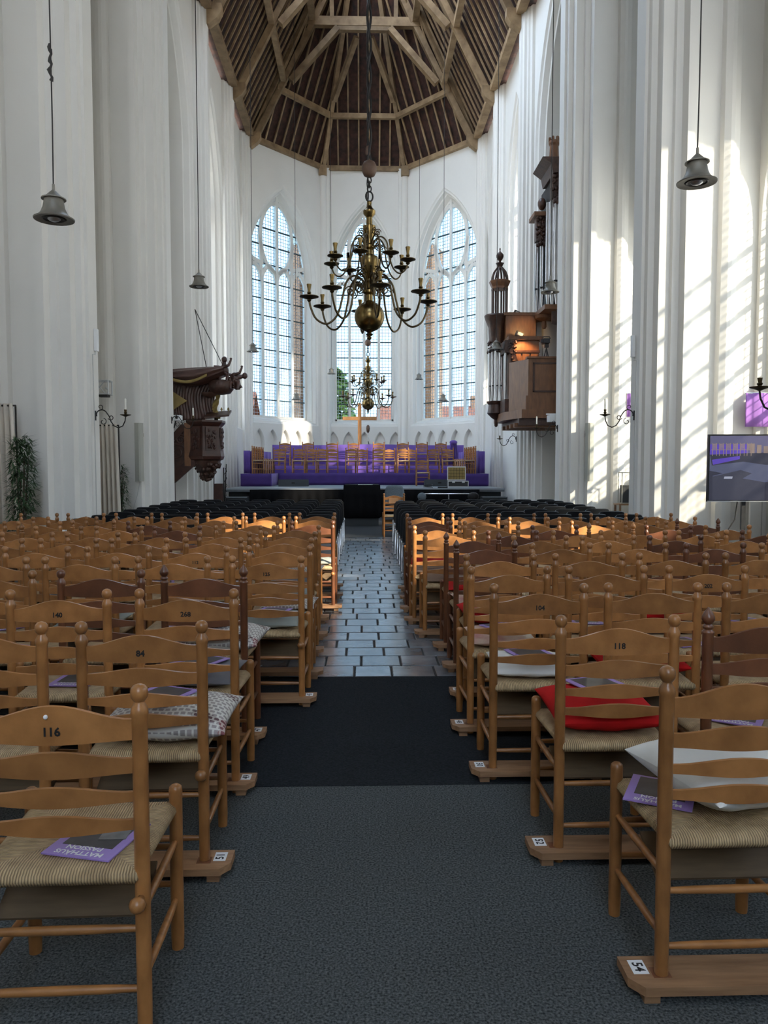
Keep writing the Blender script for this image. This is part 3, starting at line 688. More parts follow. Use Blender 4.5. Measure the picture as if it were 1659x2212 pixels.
KINDS = {(w, p): chair_parts(M[w], p) for w in ('chair_wood', 'chair_wood_dark') for p in (False, True)}
PEG = MB().lathe([(0.009, 0), (0.009, 0.022), (0.013, 0.026), (0.0205, 0.036), (0.0215, 0.045), (0.016, 0.056), (0.006, 0.061)], 10, mat=Matrix.Rotation(R(90), 3, 'X')).mesh('peg', M['chair_wood'], 50)
def place_chair(x, y, z, rz, label, group, wood='chair_wood', pointed=False, number=None, peg=0, pin=False):
    t = thing('rush_chair', label, 'chair', (x, y, z), rz, group); ns = 0
    for nm, me, loc, rot in KINDS[(wood, pointed)]:
        o = link(nm, me, t, loc, rot)
        if nm == 'slat':
            ns += 1
            if ns == 1 and number:
                link('seat_number', text_mesh(number, 0.031, M['ink'], 0.0010), o, (0.0, -0.0242, 0.832), (PI / 2, 0, 0))
            if ns == 1 and pin: MB().ball((-0.012, -0.025, 0.872), 0.006, 8, 6).build('pin', M['paper_white'], o, 60)
    if peg: link('peg', PEG, t, (peg * 0.215, -0.012, 0.392))
    return t

# ---- booklets and cushions
BK = {}
def booklet(x, y, z, rz, label, tilt=(0, 0), leaflet=False):
    t = thing('concert_booklet', label, 'booklet', (x, y, z), rz, 'purple concert booklets on the seats'); t.rotation_euler = (tilt[0], tilt[1], rz)
    if not BK:
        BK['c'] = MB().box((0, 0, 0.002), (0.20, 0.215, 0.004)).mesh('cover', M['booklet_purple'])
        BK['p'] = MB().box((0.0, -0.022, 0.0043), (0.150, 0.145, 0.0006)).mesh('picture', M['booklet_dark'])
        BK['l'] = MB().box((-0.03, -0.055, 0.0052), (0.075, 0.12, 0.0012), Matrix.Rotation(0.25, 3, 'Z')).mesh('leaflet', M['booklet_grey'])
    link('cover', BK['c'], t); link('picture', BK['p'], t)
    link('title', text_mesh('MATTHÄUS\nPASSION', 0.027, M['paper_white'], 0.0008), t, (0.0, 0.074, 0.0049))
    if leaflet: link('leaflet', BK['l'], t)
    return t
CU = {}
def cushion(x, y, z, rz, label, m, a=0.20, b=0.19, h=0.05, tilt=(0, 0)):
    key = (m, a, b, h)
    if key not in CU:
        n = 20
        def fn(sg):
            def g(u, v):
                U, V = math.sin(PI / 2 * (2 * u - 1)), math.sin(PI / 2 * (2 * v - 1)); e = max(0.0, (1 - U * U) * (1 - V * V)) ** 0.48
                pin = 1 - 0.07 * (1 - V * V) * abs(U) ** 3
                pin2 = 1 - 0.07 * (1 - U * U) * abs(V) ** 3
                return (a * U * pin, b * V * pin2, sg * h * e + 0.004 * math.sin(9 * U + 3 * V) * e)
            return g
        mb = MB(); mb.grid(fn(1), n, n); k = len(mb.f); mb.grid(fn(-1), n, n)
        mb.f = mb.f[:k] + [f[::-1] for f in mb.f[k:]]
        CU[key] = mb.mesh('cushion', M[m], 80)
    o = link('seat_cushion', CU[key]); o.location = (x, y, z + h * 0.93); o.rotation_euler = (tilt[0], tilt[1], rz)
    return tag(o, label, 'cushion', 'seat cushions on the rush chairs')

# ---- rows of ladder-back chairs on both sides of the aisle
ROWS = {1: [(2.10, .85), (2.85, .735), (3.62, .62), (4.25, .60), (4.9, .665), (5.6, .69), (6.25, .68), (6.75, .56), (7.35, .50), (7.95, .49), (8.6, .52), (9.3, .53)],
        -1: [(1.95, .575), (2.77, .585), (3.5, .60), (4.15, .635), (4.8, .395), (5.43, .385), (6.1, .415), (6.68, .41), (7.4, .43), (8.05, .32), (8.8, .33), (9.5, .345)]}
NUM = {(-1, 0, 0): '116', (-1, 1, 0): '84', (-1, 2, 0): '268', (-1, 2, 1): '140', (-1, 4, 0): '125', (-1, 5, 1): '112', (-1, 5, 2): '203',
       (1, 1, 0): '118', (1, 2, 0): '104', (1, 3, 1): '222', (1, 3, 2): '202'}
POINTED = {(-1, 3, 0), (1, 1, 1), (1, 5, 0), (1, 6, 0), (-1, 3, 3), (1, 6, 4), (-1, 8, 5), (-1, 9, 4), (1, 8, 3), (1, 9, 5), (1, 10, 6)}
DARK = {(-1, 3, 0), (1, 1, 1), (1, 5, 0), (1, 6, 0)}
CUSH = {(-1, 1, 0): 'cushion_patch', (-1, 2, 0): 'cushion_grey', (-1, 3, 0): 'cushion_patch', (-1, 4, 0): 'cushion_sage', (-1, 5, 0): 'cushion_patch', (-1, 6, 0): 'cushion_sage',
        (-1, 7, 0): 'cushion_grey', (-1, 8, 0): 'cushion_patch', (-1, 9, 0): 'cushion_sage', (-1, 10, 0): 'cushion_grey', (-1, 11, 0): 'cushion_grey',
        (1, 0, 0): 'cushion_white', (1, 1, 0): 'cushion_red', (1, 2, 0): 'cushion_white', (1, 3, 0): 'cushion_cream', (1, 4, 0): 'cushion_red', (1, 5, 0): 'cushion_cream',
        (1, 6, 0): 'cushion_red', (1, 7, 0): 'cushion_brown', (1, 8, 0): 'cushion_brown', (1, 9, 0): 'cushion_red', (1, 10, 0): 'cushion_brown', (1, 2, 1): 'cushion_red', (1, 4, 2): 'cushion_red', (1, 6, 2): 'cushion_sage',
        (-1, 4, 2): 'cushion_sage', (-1, 6, 3): 'cushion_grey'}
CN = {'cushion_patch': 'patchwork-print', 'cushion_grey': 'dark grey', 'cushion_sage': 'sage grey', 'cushion_white': 'off-white', 'cushion_red': 'bright red', 'cushion_cream': 'cream floral', 'cushion_brown': 'brown checked'}
rnd = random.Random(11)
for s, word in ((-1, 'left'), (1, 'right')):
    for i, (yr, xe) in enumerate(ROWS[s]):
        zf = 0.0 if yr < 3.5 else (0.003 if yr < 5.44 else 0.0); last = xe; seen = 0
        for j in range(8):
            x = s * (xe + 0.215 + 0.565 * j + rnd.uniform(-.012, .012)); y = yr + rnd.uniform(-.02, .02)
            if abs(x) > 4.0: break
            if 6.9 < yr < 8.7 and abs(x) > 3.95: break
            rz = rnd.uniform(-0.03, 0.03)
            px = min(proj((x - s * 0.25, yr, 0.9)), proj((x - s * 0.25, yr + 0.3, 0.4)), key=lambda q: abs(q[0] - 830))
            if not (-15 < px[0] < 1674): break
            k = (s, i, j); seen += 1; last = abs(x) + 0.215
            lab = 'brown ladder-back rush chair, %s from the aisle, %s row on the %s' % (ORD[j], ORD[i], word)
            if k in NUM: lab = 'rush chair stencilled %s, %s from the aisle, %s row on the %s' % (NUM[k], ORD[j], ORD[i], word)
            place_chair(x, y, zf, rz, lab, 'rush chairs %s of the aisle' % word, 'chair_wood_dark' if k in DARK or (rnd.random() < 0.12 and i > 2) else 'chair_wood', k in POINTED, NUM.get(k), peg=(1 if s < 0 and j == 0 and i in (0, 1, 4, 9) else 0), pin=(k == (-1, 0, 0)))
            who = '%s chair of the %s row %s of the aisle' % (ORD[j], ORD[i], word)
            if k == (1, 0, 0):
                cushion(x + 0.07, y + 0.235, zf + 0.474, 0.42, 'off-white cushion on the nearest right chair', 'cushion_white', 0.24, 0.19, 0.088, (R(6), R(4)))
                booklet(x - 0.125, y + 0.25, zf + 0.474, R(180 - 28), 'purple booklet under the white cushion, nearest right chair')
            elif k == (-1, 0, 0):
                booklet(x + 0.055, y + 0.14, zf + 0.474, R(180 - 14), 'purple Matthäus booklet on the nearest left chair', leaflet=True)
            elif k in CUSH:
                cm = CUSH[k]; lift_ = 0.10 if cm == 'cushion_patch' else 0.0
                big = cm in ('cushion_patch', 'cushion_red') and i < 5
                hh = 0.070 if big else (0.042 if i < 5 else 0.032)
                cushion(x - s * (0.055 if cm == 'cushion_patch' else 0.01), y + 0.20, zf + 0.472, rz + rnd.uniform(-.1, .1), '%s cushion on the %s' % (CN[cm], who), cm, (0.245 if cm == 'cushion_patch' else 0.215) if big else 0.195, 0.20 if big else 0.185, hh, (R(3), 0))
                if i < 7: booklet(x + 0.01, y + 0.22 + (0.03 if cm == 'cushion_red' else 0), zf + 0.474 + 1.92 * hh, R(180 + rnd.uniform(-30, 30)), 'booklet on the cushion, %s' % who)
            elif i < 8 and rnd.random() < 0.75:
                booklet(x + rnd.uniform(-.06, .06), y + 0.15 + rnd.uniform(-.03, .08), zf + 0.474, R(180 + rnd.uniform(-45, 45)), 'booklet on the rush seat, %s' % who, leaflet=rnd.random() < .3)
        if (s, i) == (-1, 0): continue
        # the board that ties the rear posts of the row together
        b = thing('row_board', 'wooden floor board under the %s row of chairs, %s of the aisle' % (ORD[i], word), 'board', (0, yr, zf), 0, 'floor boards tying the chair rows')
        x0 = s * (xe - 0.10); x1 = s * last
        MB().slab([(x0, -0.02, 0.030), (x0, 0.075, 0.030), (x1, 0.075, 0.030), (x1, -0.065, 0.030), (x0 + s * 0.035, -0.065, 0.030)], (0, 0, 0.026)).build('plank', M['board_wood'], b)
        for xx in [x0 + s * 0.06] + [s * (xe + 0.5 + 0.565 * q) for q in range(0, seen, 2)]:
            MB().box((xx, 0.0, 0.015), (0.045, 0.10, 0.030)).build('foot', M['board_wood'], b)
        for q in range(seen):
            for dx in (0, 0.43): MB().box((s * (xe + 0.565 * q + dx), 0, 0.0545), (0.052, 0.047, 0.004)).build('post_gap_shade', M['chair_wood_dark'], b) if i < 4 else None  # dark patch stands in for the shaded gap round each post
        if i < 5:
            st = MB().box((x0 + s * 0.045, 0.025, 0.0563), (0.045, 0.062, 0.0008)).build('sticker', M['paper_white'], b)
            link('row_number', text_mesh(str((54 if s > 0 else 53) - 2 * i), 0.042, M['ink'], 0.001), st, (x0 + s * 0.045, 0.025, 0.0569), (0, 0, -s * PI / 2))

# ---- black stacking chairs beyond
bb = MB()
def back_fn(u, v):
    U = 2 * u - 1; w = 0.228 - 0.012 * v - 0.035 * max(0, (v - 0.86) / 0.14) ** 2
    return (U * w, -0.10 * v - 0.03 * (1 - U * U), 0.44 + 0.385 * v - 0.012 * U ** 6 * v)
bk = MB().grid(back_fn, 8, 8); k = len(bk.f); bk.grid(lambda u, v: (back_fn(u, v)[0], back_fn(u, v)[1] + 0.028, back_fn(u, v)[2]), 8, 8)
bk.grid(lambda u, v: (back_fn(u, 1)[0], back_fn(u, 1)[1] + 0.028 * v, back_fn(u, 1)[2] + 0.012 * math.sin(PI * v)), 8, 3)
for ux in (0, 1): bk.grid(lambda u, v: (back_fn(ux, v)[0], back_fn(ux, v)[1] + 0.028 * u, back_fn(ux, v)[2]), 1, 8)
BLACK = [('backrest', bk.mesh('backrest', M['black_shell'], 40)),
         ('seat', MB().grid(lambda u, v: ((2 * u - 1) * (0.225 - 0.01 * v), 0.02 + 0.42 * v, 0.445 + 0.018 * math.cos(PI * (v - .35)) - 0.02 * max(0, v - .85) / .15), 6, 8).grid(lambda u, v: ((2 * u - 1) * (0.225 - 0.01 * v), 0.02 + 0.42 * v, 0.415), 6, 8).box((0, 0.23, 0.425), (0.44, 0.41, 0.02)).mesh('seat', M['black_shell'], 40))]
for sg in (-1, 1):
    BLACK.append(('leg', MB().tube([(sg * 0.235, 0.40, 0.012), (sg * 0.23, 0.36, 0.40), (sg * 0.228, 0.34, 0.418), (sg * 0.228, 0.05, 0.418), (sg * 0.23, 0.03, 0.405), (sg * 0.24, -0.07, 0.012)], 0.011, 8).ball((sg * .235, .40, .012), .013, 8, 5).ball((sg * .24, -.07, .012), .013, 8, 5).mesh('leg', M['chrome'], 50)))
BROWS = [10.3, 11.05, 11.8, 12.5, 13.25, 14.0, 14.75, 15.5, 16.25]
for s, word in ((-1, 'left'), (1, 'right')):
    for i, y in enumerate(BROWS):
        for j in range(9):
            x = s * ((0.62 if s < 0 else 0.80) + 0.505 * j) + rnd.uniform(-.004, .004) + (0.05 if s > 0 and i > 4 else 0)
            if abs(x) > 4.0: break
            if s > 0 and i == 8 and j == 0: continue
            t = thing('stacking_chair', 'black stacking chair, %s from the aisle, %s black row on the %s' % (ORD[j], ORD[i], word), 'chair', (x, y + rnd.uniform(-.03, .03), 0.0), rnd.uniform(-.015, .015), 'black stacking chairs %s of the aisle' % word)
            for nm, me in BLACK: link(nm, me, t)

# ---- chairs on the stage, seen small: backrest, seat and legs
def stage_kind():
    low = MB(); w = M['chair_wood']
    post = MB().lathe(ball_top, 8).mesh('rear_post', w, 50); leg = MB().lathe([(0.0195, 0), (0.0205, 0.5), (0.008, .52)], 8).mesh('front_leg', w, 50)
    K = []
    for sg in (-1, 1): K += [('rear_post', post, (sg * 0.215, 0, 0)), ('front_leg', leg, (sg * 0.218, 0.385, 0))]
    rs = MB().tube([(0, 0, 0), (0, 0.385, 0)], 0.0115, 6).mesh('side_stretcher', w); rr_ = MB().tube([(-.21, 0, 0), (.21, 0, 0)], 0.0115, 6).mesh('cross_stretcher', w)
    for z in (0.35, 0.165): K += [('side_stretcher', rs, (sg * 0.2165, 0, z)) for sg in (-1, 1)]
    for z in (0.30, 0.14): K += [('cross_stretcher', rr_, (0, yy, z)) for yy in (0, .385)]
    return K + [('seat', SEAT, None)] + [('slat', slat_mesh(*q, w), None) for q in SLATS]
SK = stage_kind()
def stage_chair(x, y, z, rz, label):
    t = thing('rush_chair', label, 'chair', (x, y, z), rz, 'rush chairs on the stage')
    for nm, me, lo in SK: link(nm, me, t, lo)
    return t
# ================================================================ STAGE
def cloth(fn, nu, nv, name, m, parent, th=0.012):
    """hanging cloth with real thickness from a surface function fn(u, v) -> point"""
    mb = MB(); mb.grid(fn, nu, nv); o = mb.build(name, m, parent, smooth=60)
    md = o.modifiers.new('thickness', 'SOLIDIFY'); md.thickness = th; return o
DZ, SF = 0.87, 23.3
st = thing('stage', 'wide dark stage platform with black skirt at the far end', 'stage', (0, SF, 0))
MB().box2((-4.15, 0, DZ - 0.10), (4.32, 7.6, DZ)).build('deck', M['stage_deck'], st)
MB().box2((-4.15, -0.02, DZ - 0.04), (4.32, 0.0, DZ + 0.002)).build('front_edge', M['stage_edge'], st)
MB().box2((-4.1, 0.35, 0), (4.27, 0.6, DZ - 0.10)).build('framework', M['stage_side'], st)
cloth(lambda u, v: (-3.4 + 6.95 * u, -0.05 + 0.025 * math.sin(u * 160) * (0.3 + v), DZ - 0.03 - (DZ - 0.05) * v), 220, 3, 'skirt', M['black_fabric'], st, 0.01)
for s, x0, x1, w in ((-1, -4.15, -3.42, 'left'), (1, 3.57, 4.32, 'right')):
    t = thing('stage_steps', 'dark grey block steps at the %s end of the stage' % w, 'steps', ((x0 + x1) / 2, SF - 0.5, 0), 0, 'stage steps')
    hw = (x1 - x0) / 2
    for k, (yy, zz) in enumerate(((0.0, 0.62), (-0.38, 0.34))):
        MB().box2((-hw, yy + 0.02, 0.002), (hw, yy + 0.40, zz)).build('step', M['stage_side'], t)
        MB().box2((-hw, yy + 0.0, zz - 0.02), (hw, yy + 0.40, zz + 0.012)).build('tread', M['stage_edge' if 0 else 'stage_side'], t)
        MB().box2((-hw, yy - 0.005, zz - 0.004), (hw, yy + 0.01, zz + 0.014)).build('nosing', M['stage_edge'], t)
# draped podium in the aisle
t = thing('podium', 'tall podium draped in black cloth standing in the aisle before the stage', 'podium', (-0.02, 19.75, 0.002))
MB().box2((-0.43, 0.05, 0), (0.43, 1.25, 0.22)).build('plinth', M['stage_side'], t)
MB().slab([(-0.46, 0, 0.2), (0.46, 0, 0.2), (0.445, 0, 1.05), (-0.445, 0, 1.05)], (0, 1.3, 0)).build('core', M['black_fabric'], t)
cloth(lambda u, v: ((-0.47 + 0.94 * u) * (1 + 0.06 * v), -0.02 + 0.012 * math.sin(u * 26) * v, 1.055 - 0.83 * v), 40, 3, 'cloth', M['black_fabric'], t)
MB().box2((-0.1, 0.02, 1.056), (0.28, 0.3, 1.062)).build('paper', M['paper_white'], t)
# risers with purple cloth
def riser(name, label, x0, x1, y0, y1, z0, z1, m, ms=None):
    t = thing(name, label, 'riser', ((x0 + x1) / 2, y0, z0)); hw = (x1 - x0) / 2; h = z1 - z0
    MB().box2((-hw + .03, 0.03, 0), (hw - .03, y1 - y0, h - 0.002)).build('platform', M['purple_dark'], t)
    cloth(lambda u, v: (-hw + 2 * hw * u, 0.012 * math.sin(u * hw * 22 + 5 * v) * v, h - (h - 0.005) * v), max(20, int(hw * 24)), 4, 'front_cloth', m, t)
    MB().box2((-hw, 0, h - 0.004), (hw, y1 - y0, h)).build('top_cloth', m, t)
    for sg in (-1, 1):
        cloth(lambda u, v: (sg * hw + sg * 0.01 * math.sin(u * 30) * v, (y1 - y0) * u, h - (h - 0.005) * v), 24, 3, 'side_cloth', ms or m, t)
    return t
riser('riser', 'long low choir riser wrapped in dark purple cloth', -3.05, 3.15, 27.9, 29.9, DZ, 1.30, M['purple_dark'])
riser('riser', 'rear choir riser wrapped in purple cloth behind the chairs', -3.4, 3.6, 29.95, 31.0, DZ, 1.58, M['purple'])
riser('riser', 'side riser with purple cloth at the left end of the stage', -4.12, -3.1, 26.1, 29.9, DZ, 1.295, M['purple_dark'], M['purple'])
riser('riser', 'side riser with purple cloth at the right end of the stage', 3.2, 4.28, 26.1, 29.9, DZ, 1.295, M['purple_dark'], M['purple'])
t = thing('backdrop', 'purple cloth screen hanging behind the rows of stage chairs', 'backdrop', (0.3, 31.06, DZ))
MB().box2((-3.9, 0.02, 0), (3.75, 0.06, 1.52)).build('screen_frame', M['purple_dark'], t)
cloth(lambda u, v: (-3.92 + 7.7 * u, -0.02 + 0.02 * math.sin(u * 37 + 1.3 * math.sin(u * 11)), 1.55 - 1.54 * v - 0.02 * math.sin(u * 9)), 120, 3, 'cloth', M['purple'], t)
for s, x, rz, lab in ((-1, -3.93, R(-8), 'purple cloth wing screen at the left of the stage'), (1, 4.12, R(8), 'purple cloth wing screen at the right of the stage')):
    t = thing('wing_screen', lab, 'screen', (x, 27.0, 1.295), rz)
    MB().box2((-0.012, 0.05, 0), (0.012, 2.6, 0.78)).build('screen_frame', M['purple_dark'], t)
    cloth(lambda u, v: (-s * (0.03 + 0.018 * math.sin(u * 33)), 0.02 + 2.65 * u, 0.80 - 0.79 * v), 60, 3, 'cloth', M['purple'], t)
    if s < 0: cloth(lambda u, v: (-0.22 + 0.24 * u, -0.01 + 0.01 * math.sin(u * 30), 0.80 - (0.79) * v), 14, 3, 'front_fold', M['purple'], t)
    else: cloth(lambda u, v: (-0.02 + 0.2 * u, 0.0 + 0.01 * math.sin(u * 30), 0.78 - (0.77) * v), 14, 3, 'front_fold', M['purple'], t)
t = thing('gathered_cloth', 'bunched purple cloth tied at the right end of the backdrop', 'cloth', (3.62, 30.75, 1.58))
cloth(lambda u, v: (0.24 * (2 * u - 1) * (0.55 + 0.5 * v) + 0.02 * math.sin(u * 30), -0.1 - 0.05 * math.sin(u * 28), 0.92 - 0.9 * v), 34, 6, 'drape', M['purple'], t)
MB().ball((0, -0.08, 0.93), (0.16, 0.1, 0.09)).build('knot', M['purple'], t, 60)

def px2x(px, Y): return (px - 783.3) * Y / 1660.0
for k, px in enumerate((607, 649, 675, 697, 717, 760, 781, 818, 841, 869, 888, 934, 965)):
    stage_chair(px2x(px, 29.0), 28.72 + (0.62 if k in (2, 4, 6, 8, 10) else 0), 1.30, PI + 0.04 * math.sin(k * 5), 'rush chair on the front stage riser, %s from the left' % ORD[k])
for k, px in enumerate((617, 666, 718, 764, 818, 870, 911, 952)):
    stage_chair(px2x(px, 30.6), 30.6, 1.58, PI + 0.04 * math.sin(k * 3), 'rush chair on the rear stage riser, %s from the left' % ORD[k])
for k in range(5): stage_chair(-3.74 + 0.02 * k, 26.45 + 0.455 * k, 1.295, -PI / 2, 'side-on rush chair on the left stage riser, %s from the front' % ORD[k])
for k in range(5): stage_chair(3.86 - 0.02 * k, 26.45 + 0.455 * k, 1.295, PI / 2, 'side-on rush chair on the right stage riser, %s from the front' % ORD[k])
stage_chair(px2x(912, 26.8), 26.8, DZ, PI, 'single rush chair standing on the stage deck before the riser')
# stage monitors, flight case, cable bits
for x, lab in ((px2x(634, 25.9), 'black wedge monitor at the left of the stage deck'), (px2x(950, 25.9), 'black wedge monitor half hidden behind the flight case')):
    t = thing('stage_monitor', lab, 'speaker', (x, 25.9, DZ), 0, 'stage monitors')
    MB().slab([(-0.5, 0, 0), (-0.5, 0.4, 0), (-0.5, 0.4, 0.19), (-0.5, 0.05, 0.235)], (1.0, 0, 0)).build('cabinet', M['stage_side'], t)
    MB().box((0, -0.004, 0.12), (0.11, 0.012, 0.05)).build('handle', M['ink'], t)
fx, fy = px2x(990, 25.0), 25.0
t = thing('flight_case', 'open flight case with yellow foam lid on the stage deck', 'case', (fx, fy, DZ))
MB().box2((-0.33, 0, 0), (0.33, 0.45, 0.20)).build('body', M['case_black'], t)
e = MB()
for x in (-0.33, 0.33):
    e.box2((x - .012, -0.012, 0), (x + .012, 0.012, 0.2))
for z in (0.012, 0.19): e.box2((-0.33, -0.012, z - .012), (0.33, 0.012, z + .012))
e.build('edge_trim', M['alu'], t)
for x in (-0.15, 0.17): MB().box((x, -0.012, 0.17), (0.09, 0.02, 0.06)).build('latch', M['alu'], t)
lid = MB().box((0, 0.45, 0.44), (0.62, 0.03, 0.46)).build('lid', M['alu'], t)
MB().box((0, 0.43, 0.44), (0.56, 0.03, 0.40)).build('foam', M['foam'], lid)
g = MB()
for k in range(1, 6): g.box((-0.28 + 0.56 * k / 6, 0.414, 0.44), (0.008, 0.004, 0.40))
for k in range(1, 4): g.box((0, 0.414, 0.24 + 0.40 * k / 4), (0.56, 0.004, 0.008))
g.build('foam_grooves', M['ink'], lid)
t = thing('cable_coil', 'loose cable coil lying at the stage edge beside the flight case', 'cable', (px2x(925, 23.7), 23.7, DZ))
MB().tube([(0.14 * math.cos(a) * (1 + .1 * math.sin(3 * a)), 0.14 * math.sin(a), 0.012 + 0.004 * k) for k, a in enumerate([0.5 * i for i in range(30)])], 0.009, 6).build('loops', M['cord'], t)
MB().box((0.45, 0.02, 0.02), (0.30, 0.1, 0.04)).build('cable_box', M['case_black'], t)
# cross and microphone behind the choir
t = thing('cross', 'tall plain wooden cross standing behind the stage chairs', 'cross', (px2x(777, 31.9), 31.9, 0))
MB().box2((-0.075, -0.05, 0), (0.075, 0.05, 4.15)).build('post', M['cross_wood'], t)
MB().box2((-0.70, -0.056, 3.46), (0.70, 0.056, 3.60)).build('cross_beam', M['cross_wood'], t)
t = thing('microphone_stand', 'slim microphone stand with brown windshield beside the cross', 'microphone', (px2x(795, 31.9), 31.85, 0.0))
MB().tube([(0, 0, 0), (0, 0, 2.95)], 0.016, 8).build('pole', M['alu'], t)
MB().lathe([(0.16, 0), (0.16, 0.03), (0.03, 0.05)], 14).build('base', M['iron'], t)
MB().lathe([(0.02, 2.93), (0.06, 3.0), (0.075, 3.12), (0.06, 3.22), (0.02, 3.26)], 12).build('windshield', M['old_wood_ball'], t, smooth=50)
MB().beam((0.0, 0, 2.6), (0.07, 0, 2.35), 0.03, 0.03).build('clip', M['iron'], t)
# conductor's stool and low chrome rail before the stage
t = thing('conductor_chair', 'grey-blue upholstered swivel chair behind the black chairs', 'chair', (px2x(852, 18.2), 18.2, 0.002))
MB().grid(lambda u, v: ((2 * u - 1) * (0.25 - 0.025 * v - 0.04 * max(0, v - .8) / .2), -0.05 + 0.03 * (2 * u - 1) ** 2, 0.62 + 0.46 * v - .02 * (2 * u - 1) ** 4), 8, 8).build('backrest', M['chair_blue'], t, 50).modifiers.new('thickness', 'SOLIDIFY').thickness = 0.07
MB().box((0, 0.2, 0.5), (0.46, 0.44, 0.08)).build('seat', M['chair_blue'], t)
MB().lathe([(0.03, 0.04), (0.03, 0.47)], 10, (0, 0.2, 0)).build('column', M['iron'], t)
b = MB()
for k in range(5): b.beam((0, 0.2, 0.06), (0.27 * math.cos(k * 1.257), 0.2 + 0.27 * math.sin(k * 1.257), 0.03), 0.04, 0.04)
b.build('star_base', M['iron'], t)
place_chair(px2x(851, 16.55), 16.55, 0.003, 0.02, 'rush chair with a paper on its back beside the black rows', 'rush chairs right of the aisle')
t = thing('notice', 'small card hung over the back of the last rush chair', 'card', (px2x(851, 16.55) - 0.01, 16.51, 0.79))
MB().box((0, 0, 0), (0.20, 0.012, 0.11)).build('card', M['board_wood'], t)
t = thing('chrome_rail', 'low chrome hand rail standing before the right half of the stage', 'rail', (px2x(962, 22.3), 22.3, 0))
MB().tube([(-0.82, 0, 0), (-0.72, 0, 0.74), (0.72, 0, 0.74), (0.82, 0, 0)], 0.022, 8).tube([(0.1, 0, 0), (0.1, 0, 0.74)], 0.02, 8).build('tube', M['chrome'], t, 50)
MB().ball((-0.68, -0.02, 0.66), (0.13, 0.06, 0.12)).build('cloth_bundle', M['chair_blue'], t, 60)
MB().ball((0.82, -0.02, 0.66), (0.17, 0.10, 0.13)).build('cable_bundle', M['ink'], t, 60)

